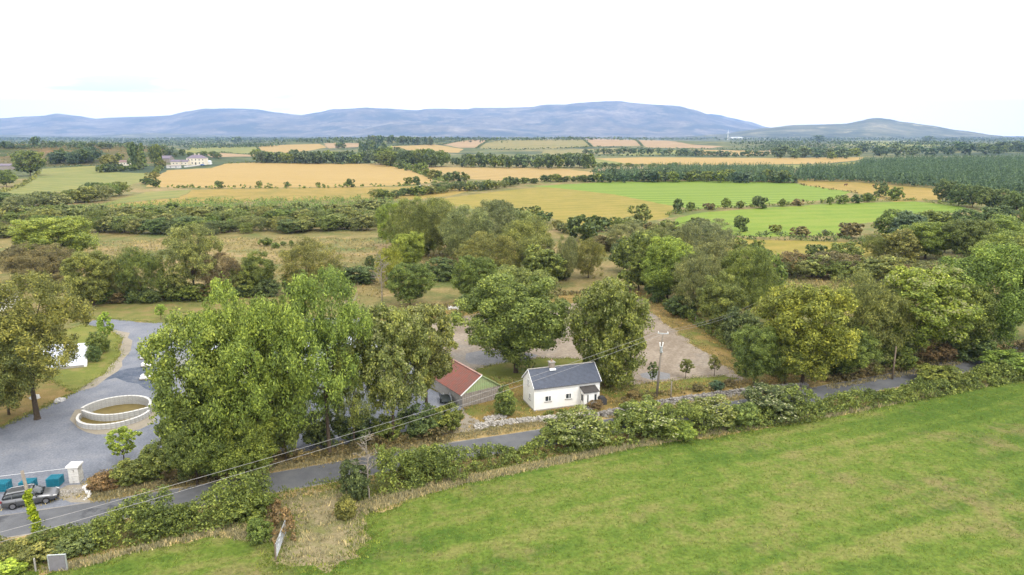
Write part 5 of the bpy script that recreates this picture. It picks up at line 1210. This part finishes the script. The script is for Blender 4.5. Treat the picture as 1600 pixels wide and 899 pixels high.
# --- farm and houses far away
q = P(309, 257.5); s_ = 1/ppm(q)
wl = [(-7.6+k*3.6, -6.4+k*3.6, z, z+1.7) for k in range(5) for z in (1.0, 4.2)]
gabled('farmhouse', 'large cream two storey farmhouse with a purple hipped roof', 'house', q, .05, 18, 10, 6.6, 3.4, CREAM, PURPLE, wl, True, chim=(-2, 2), doors=[(-.7+.0, .7, 2.4)])
q = P(289.5, 258); gabled('annexe', 'low cream annexe on the left of the farmhouse', 'house', q, .05, 8, 6, 3.4, 1.8, CREAM, PURPLE, [(-2.5, -1.3, 1, 2.2), (1, 2.2, 1, 2.2)])
q = P(326, 257); gabled('garage', 'small white garage on the right of the farmhouse', 'building', q, .05, 5, 5, 2.8, 1.2, WHITE, ROOFW)
q = P(262, 254); gabled('barn', 'grey roofed barn at the back of the farmyard', 'barn', q, -.1, 10, 9, 4.2, 2.8, GREYW, PURPLE)
q = P(276, 258); gabled('barn', 'cream walled stone barn in the farmyard', 'barn', q, .1, 9, 6, 3.4, 1.8, CREAM, PURPLE, [(-2.5, -1.3, 1, 2.2), (1, 2.2, 1, 2.2)])
q = P(272, 263); gabled('barn', 'ruined stone outbuilding at the front of the farmyard', 'barn', q, .1, 12, 5, 2.4, .8, STONE, GREYW, [(-3, -1.5, .6, 1.8), (2, 3.4, .6, 1.8)])
a, b_ = P(288, 262), P(332, 256); m = MB(); m.box(0, (b_-a).length, -.2, .2, -.5, 1.6, Matrix.Rotation(yaw(a, b_), 4, 'Z')); o = m.obj('garden_wall', STONE); o.location = (a.x, a.y, min(a.z, b_.z)); tag(o, 'low grey garden wall before the cream farmhouse', 'wall')
q = P(317, 259); t = thing('parked_car', 'tiny blue car parked before the cream farmhouse', 'car', q, .1); m = MB(); m.prism([(-2.1,-.9,.3),(2.1,-.9,.3),(2.1,-.9,.85),(1.2,-.9,.95),(.6,-.9,1.45),(-1.5,-.9,1.45),(-2.1,-.9,.95)], (0, 1.8, 0)); m.obj('body', plain('blue_paint', (.05, .15, .4), .3), t)
for xx in (-1.3, 1.3): m = MB(); m.tube([(xx, -.95, .33), (xx, .95, .33)], .33, 10); m.obj('wheels', TYRE, t)
q = P(197, 258.5); gabled('bungalow', 'small cream bungalow with brown roof among trees on the left', 'house', q, .1, 10, 7, 3.2, 2.0, CREAM, plain('brown_tiles', (.24, .16, .14), .85), [(-3.4, -2.0, 1, 2.2), (-.7, .7, 1, 2.2), (2, 3.4, 1, 2.2)])
q = P(4, 265); gabled('barn', 'grey roofed barn at the far left edge', 'barn', q, 0, 20, 9, 3.6, 1.6, GREYW, PURPLE)
for x, y, L_, l in [(1150,217.5,90,'left white factory shed on the far plain'),(1163,217,120,'larger white factory shed on the far plain'),(1092,216,60,'pale shed on the far plain under the mountain end')]:
    q = P(x, y); gabled('factory', l, 'factory', q, 0, L_, 50, 12, 4, WHITE, ROOFW, group='white sheds on the far plain')
q = P(1137, 218.5); hz = CAMH-q.y*(205-HORY)/FPX; t = thing('wind_turbine', 'slim white wind turbine on the far plain', 'wind turbine', q)
m = MB(); m.tube([(0, 0, 0), (0, 0, hz*.85)], [2.6, 1.6], 8); m.obj('mast', WHITE, t)
for k in range(3):
    a = rad(90+120*k); m = MB(); m.tube([(0, -4, hz*.85), (hz*.28*math.cos(a), -4, hz*.85+hz*.28*math.sin(a))], [1.2, .4], 5); m.obj('blade', WHITE, t)
# --- walls of rubble along the plot
def rubble(name, pts, n_, w, h_, size, label, seed, mat=RUBBLE):
    rg = random.Random(seed); m = MB(); w_ = [P(*p) for p in pts]; tot = [0]
    for a, b2 in zip(w_, w_[1:]): tot.append(tot[-1]+(b2-a).length)
    for i in range(n_):
        t_ = rg.random()*tot[-1]; k = max(j for j in range(len(w_)-1) if tot[j] <= t_); u = (t_-tot[k])/(tot[k+1]-tot[k]); q = w_[k].lerp(w_[k+1], u); d = (w_[k+1]-w_[k]).normalized()
        o = rg.gauss(0, .4)*w; z = max(0, (1-abs(o)/w)*h_*rg.random()); s1 = size*rg.uniform(.5, 1.5)
        M_ = Matrix.Translation((q.x-d.y*o, q.y+d.x*o, q.z+z)) @ Matrix.Rotation(rg.uniform(0, 6), 4, Vector((rg.random(), rg.random(), 1)).normalized())
        V = [M_ @ Vector((x*s1*rg.uniform(.7, 1.2), y*s1*rg.uniform(.5, 1), z2*s1*rg.uniform(.4, .8))) for z2 in (-1, 1) for x, y in ((-1,-1),(1,-1),(1,1),(-1,1))]
        m.add(V, [(0,3,2,1),(4,5,6,7),(0,1,5,4),(1,2,6,5),(2,3,7,6),(3,0,4,7)])
    return tag(m.obj(name, mat), label, 'wall')
rubble('rubble_wall', [(938,650),(1000,636),(1100,621),(1200,609),(1262,604)], 2400, .75, .5, .13, 'broken white rubble wall along the lane right of the cottage', 1, plain('pale_rubble', (.32, .30, .27), .95, var=.7, scale=1.2))
rubble('rubble_wall', [(742,668),(800,661),(860,656),(935,650)], 1100, .45, .5, .13, 'low rubble wall along the lane in front of the cottage', 2)
rubble('stone_heap', [(758,657),(790,650)], 160, .8, .3, .12, 'loose heap of pale stones between the shed and the lane', 3, RUBBLE)
rubble('stone_heap', [(700,483),(770,478)], 220, .8, .4, .16, 'loose pale stones at the back left of the plot', 4, STONE)
rubble('stone_heap', [(92,770),(132,766)], 260, .9, .06, .04, 'spilled pale gravel at the foot of the stone pillar', 5, RUBBLE)
rubble('stone_heap', [(134,760),(138,780)], 30, .4, .2, .12, 'pale rocks at the bramble edge beside the pillar', 6, STONE)
rubble('boulder', [(54,622),(56,622)], 5, .3, .2, .4, 'pale boulder on the lawn left of the kerb stone', 7, STONE)
rubble('boulder', [(86,630),(96,626)], 10, .2, .1, .25, 'row of kerb stones at the edge of the lawn', 8, STONE)
rubble('boulder', [(74,578),(80,577)], 8, .3, .1, .3, 'flat pale stones on the lawn before the flat roof', 9, STONE)
q = P(19, 616); t = thing('bench', 'brown wooden bench on the lawn under the bronze tree', 'bench', q, .9)
m = MB(); m.box(-.8, .8, -.25, .25, .42, .48); m.obj('seat', TIMBER, t); m = MB(); m.box(-.8, .8, .2, .26, .5, .9); m.obj('backrest', TIMBER, t)
for x in (-.65, .65): m = MB(); m.box(x-.05, x+.05, -.22, .22, 0, .42); m.obj('leg', TIMBER, t)
# --- field gate, posts
a, b_ = P(432, 873), P(447, 834); Lg = min(4.2, (b_-a).length); t = thing('field_gate', 'open galvanised field gate seen almost end on', 'gate', a, yaw(a, b_))
m = MB(); m.tube([(0, 0, .12), (0, 0, 1.2)], .03); m.tube([(Lg, 0, .12), (Lg, 0, 1.2)], .03); m.tube([(Lg/2, 0, .12), (Lg/2, 0, 1.2)], .025); m.obj('upright', STEEL, t)
for k in range(7): z = [.12, .27, .42, .58, .76, .97, 1.2][k]; m = MB(); m.tube([(0, 0, z), (Lg, 0, z)], .028); m.obj('bar', STEEL, t)
m = MB(); m.tube([(0, 0, .12), (Lg/2, 0, 1.2), (Lg, 0, .12)], .02); m.obj('brace', STEEL, t)
def post(x, y, h_, label, mat=TIMBER, r=.07, group=None):
    q = P(x, y); m = MB(); m.tube([(0, 0, -.2), (.02, .01, h_-.05), (.02, .01, h_)], [r, r*.9, r*.6], 7); o = m.obj('fence_post', mat); o.location = q; tag(o, label, 'post', group)
post(431, 875, 1.35, 'wooden post carrying the field gate'); post(577, 781, 1.1, 'pale wooden post beside the gateway bush', POLEM); post(719, 742, .9, 'leaning post in the hedge before the low clipped stretch', POLEM); post(981, 694, .9, 'thin post in front of the flowering elders', POLEM, .05); post(56, 893, 1.1, 'pale post below the olive bush at the bottom left', CONC)
for i, (x, y) in enumerate([(1045,478),(1064,490),(1086,506),(1110,522),(1136,540),(1162,560),(1190,580)]):
    post(x, y, 1.3, ['first','second','third','fourth','fifth','sixth','seventh'][i]+' fence post down the right boundary of the plot from the far corner', POLEM, .08, 'fence posts of the right plot boundary')
for i, (x, y) in enumerate([(620,494),(660,489),(700,485),(740,481),(800,473),(860,466),(920,460)]):
    post(x, y, 1.2, ['first','second','third','fourth','fifth','sixth','seventh'][i]+' fence post from the left along the back boundary of the plot', POLEM, .08, 'fence posts of the back plot boundary')
q = P(92, 892); t = thing('metal_sheet', 'grey metal panel propped in the bottom left hedge', 'panel', q, .1); m = MB(); m.box(-.6, .6, -.03, .03, 0, 1.25); m.obj('sheet', plain('grey_panel', (.24, .23, .25), .7), t); m = MB(); m.box(-.66, -.6, -.05, .05, -.1, 1.3); m.box(.6, .66, -.05, .05, -.1, 1.3); m.box(-.66, .66, -.05, .05, 1.3, 1.36); m.obj('frame', STEEL, t)
# --- cattle and horses
def beast(name, kind, col):
    me = bpy.data.meshes.new(name); h_ = 1 if kind == 'cow' else 1.12
    V = [(0,0,1.05),(-.75,0,1.1),(.65,0,1.08),(1.05,0,1.15 if kind == 'cow' else 1.45),(1.45,0,.75 if kind == 'cow' else .9),(1.7,0,.45),
         (.6,.22,.7),(.62,.22,.35),(.6,.22,0),(.6,-.22,.7),(.55,-.22,.35),(.62,-.22,0),(-.7,.24,.75),(-.82,.24,.4),(-.75,.24,0),(-.7,-.24,.75),(-.75,-.24,.4),(-.68,-.24,0),(-1.0,0,1.1),(-1.08,0,.5)]
    E = [(0,1),(0,2),(2,3),(3,4),(4,5),(2,6),(6,7),(7,8),(2,9),(9,10),(10,11),(1,12),(12,13),(13,14),(1,15),(15,16),(16,17),(1,18),(18,19)]
    me.from_pydata([(x, y, z*h_) for x, y, z in V], E, []); o = link(bpy.data.objects.new(name, me))
    md = o.modifiers.new('skin', 'SKIN'); R_ = [.36,.33,.34,.18,.14,.10,.13,.07,.06,.13,.07,.06,.15,.08,.06,.15,.08,.06,.05,.05]
    for v, r in zip(me.skin_vertices[0].data, R_): v.radius = (r, r)
    me.skin_vertices[0].data[0].use_root = True; o.modifiers.new('sub', 'SUBSURF').levels = 1; me.materials.append(col); return o
BW = newmat('black_and_white_hide'); nz = N(BW[1], 'ShaderNodeTexNoise', i_Scale=1.4); tcx = N(BW[1], 'ShaderNodeTexCoord'); L(BW[1], tcx.outputs['Object'], nz.inputs[0]); rr = N(BW[1], 'ShaderNodeValToRGB'); rr.color_ramp.interpolation = 'CONSTANT'; rr.color_ramp.elements[0].color = (.02,.02,.02,1); rr.color_ramp.elements[1].position = .5; rr.color_ramp.elements[1].color = (.7,.68,.64,1); L(BW[1], nz.outputs[0], rr.inputs[0]); L(BW[1], rr.outputs[0], BW[2].inputs[0])
BRN = plain('brown_hide', (.10, .04, .02), .7); WHH = plain('white_hide', (.65, .62, .56), .7)
for i, (x, y, mt_, l) in enumerate([(657,293,BW[0],'leftmost grazing cow below the stubble hedge'),(670,293,BW[0],'second cow from the left'),(688,294,BRN,'small brown cow left of the white one'),(699,292.5,WHH,'white cow in the middle of the herd'),(712,294,BW[0],'black and white cow right of the white one'),(719,295,BRN,'brown cow in the right half of the herd'),(732,294.5,BW[0],'second cow from the right'),(741,294.5,BW[0],'rightmost cow by the hedge')]):
    o = beast('cow', 'cow', mt_); o.location = P(x, y); o.rotation_euler = (0, 0, i*1.9); tag(o, l, 'cow', 'cows grazing below the stubble field')
for i, (x, y) in enumerate([(1321,291),(1366,293)]):
    o = beast('horse', 'horse', BRN); o.location = P(x, y); o.rotation_euler = (0, 0, 3.1*i+.2); tag(o, ['brown horse grazing left in the dry field by the conifers','brown horse grazing right beside the bare stemmed tree'][i], 'horse')
# ------------------------------------------------------------------ air
hb = bpy.data.meshes.new('haze')
X0, X1, Y0, Y1, Z0, Z1 = -16800, 16800, -2600, 18700, -1.8, 900
V = [(x, y, z) for z in (Z0, Z1) for (x, y) in ((X0,Y0),(X1,Y0),(X1,Y1),(X0,Y1))]
hb.from_pydata(V, [], [(0,3,2,1),(4,5,6,7),(0,1,5,4),(1,2,6,5),(2,3,7,6),(3,0,4,7)]); hb.update()
hm = bpy.data.materials.new('haze'); hm.use_nodes = True; n = hm.node_tree; n.nodes.clear()
pv = N(n, 'ShaderNodeVolumePrincipled'); pv.inputs['Density'].default_value = HAZE_D; pv.inputs['Color'].default_value = HAZE_C
pv.inputs['Anisotropy'].default_value = 0.0
oo = N(n, 'ShaderNodeOutputMaterial'); L(n, pv.outputs[0], oo.inputs['Volume']); hb.materials.append(hm)
ho = bpy.data.objects.new('haze', hb); COL.objects.link(ho); tag(ho, 'thin blue summer haze over the whole landscape', 'haze', None, 'stuff')
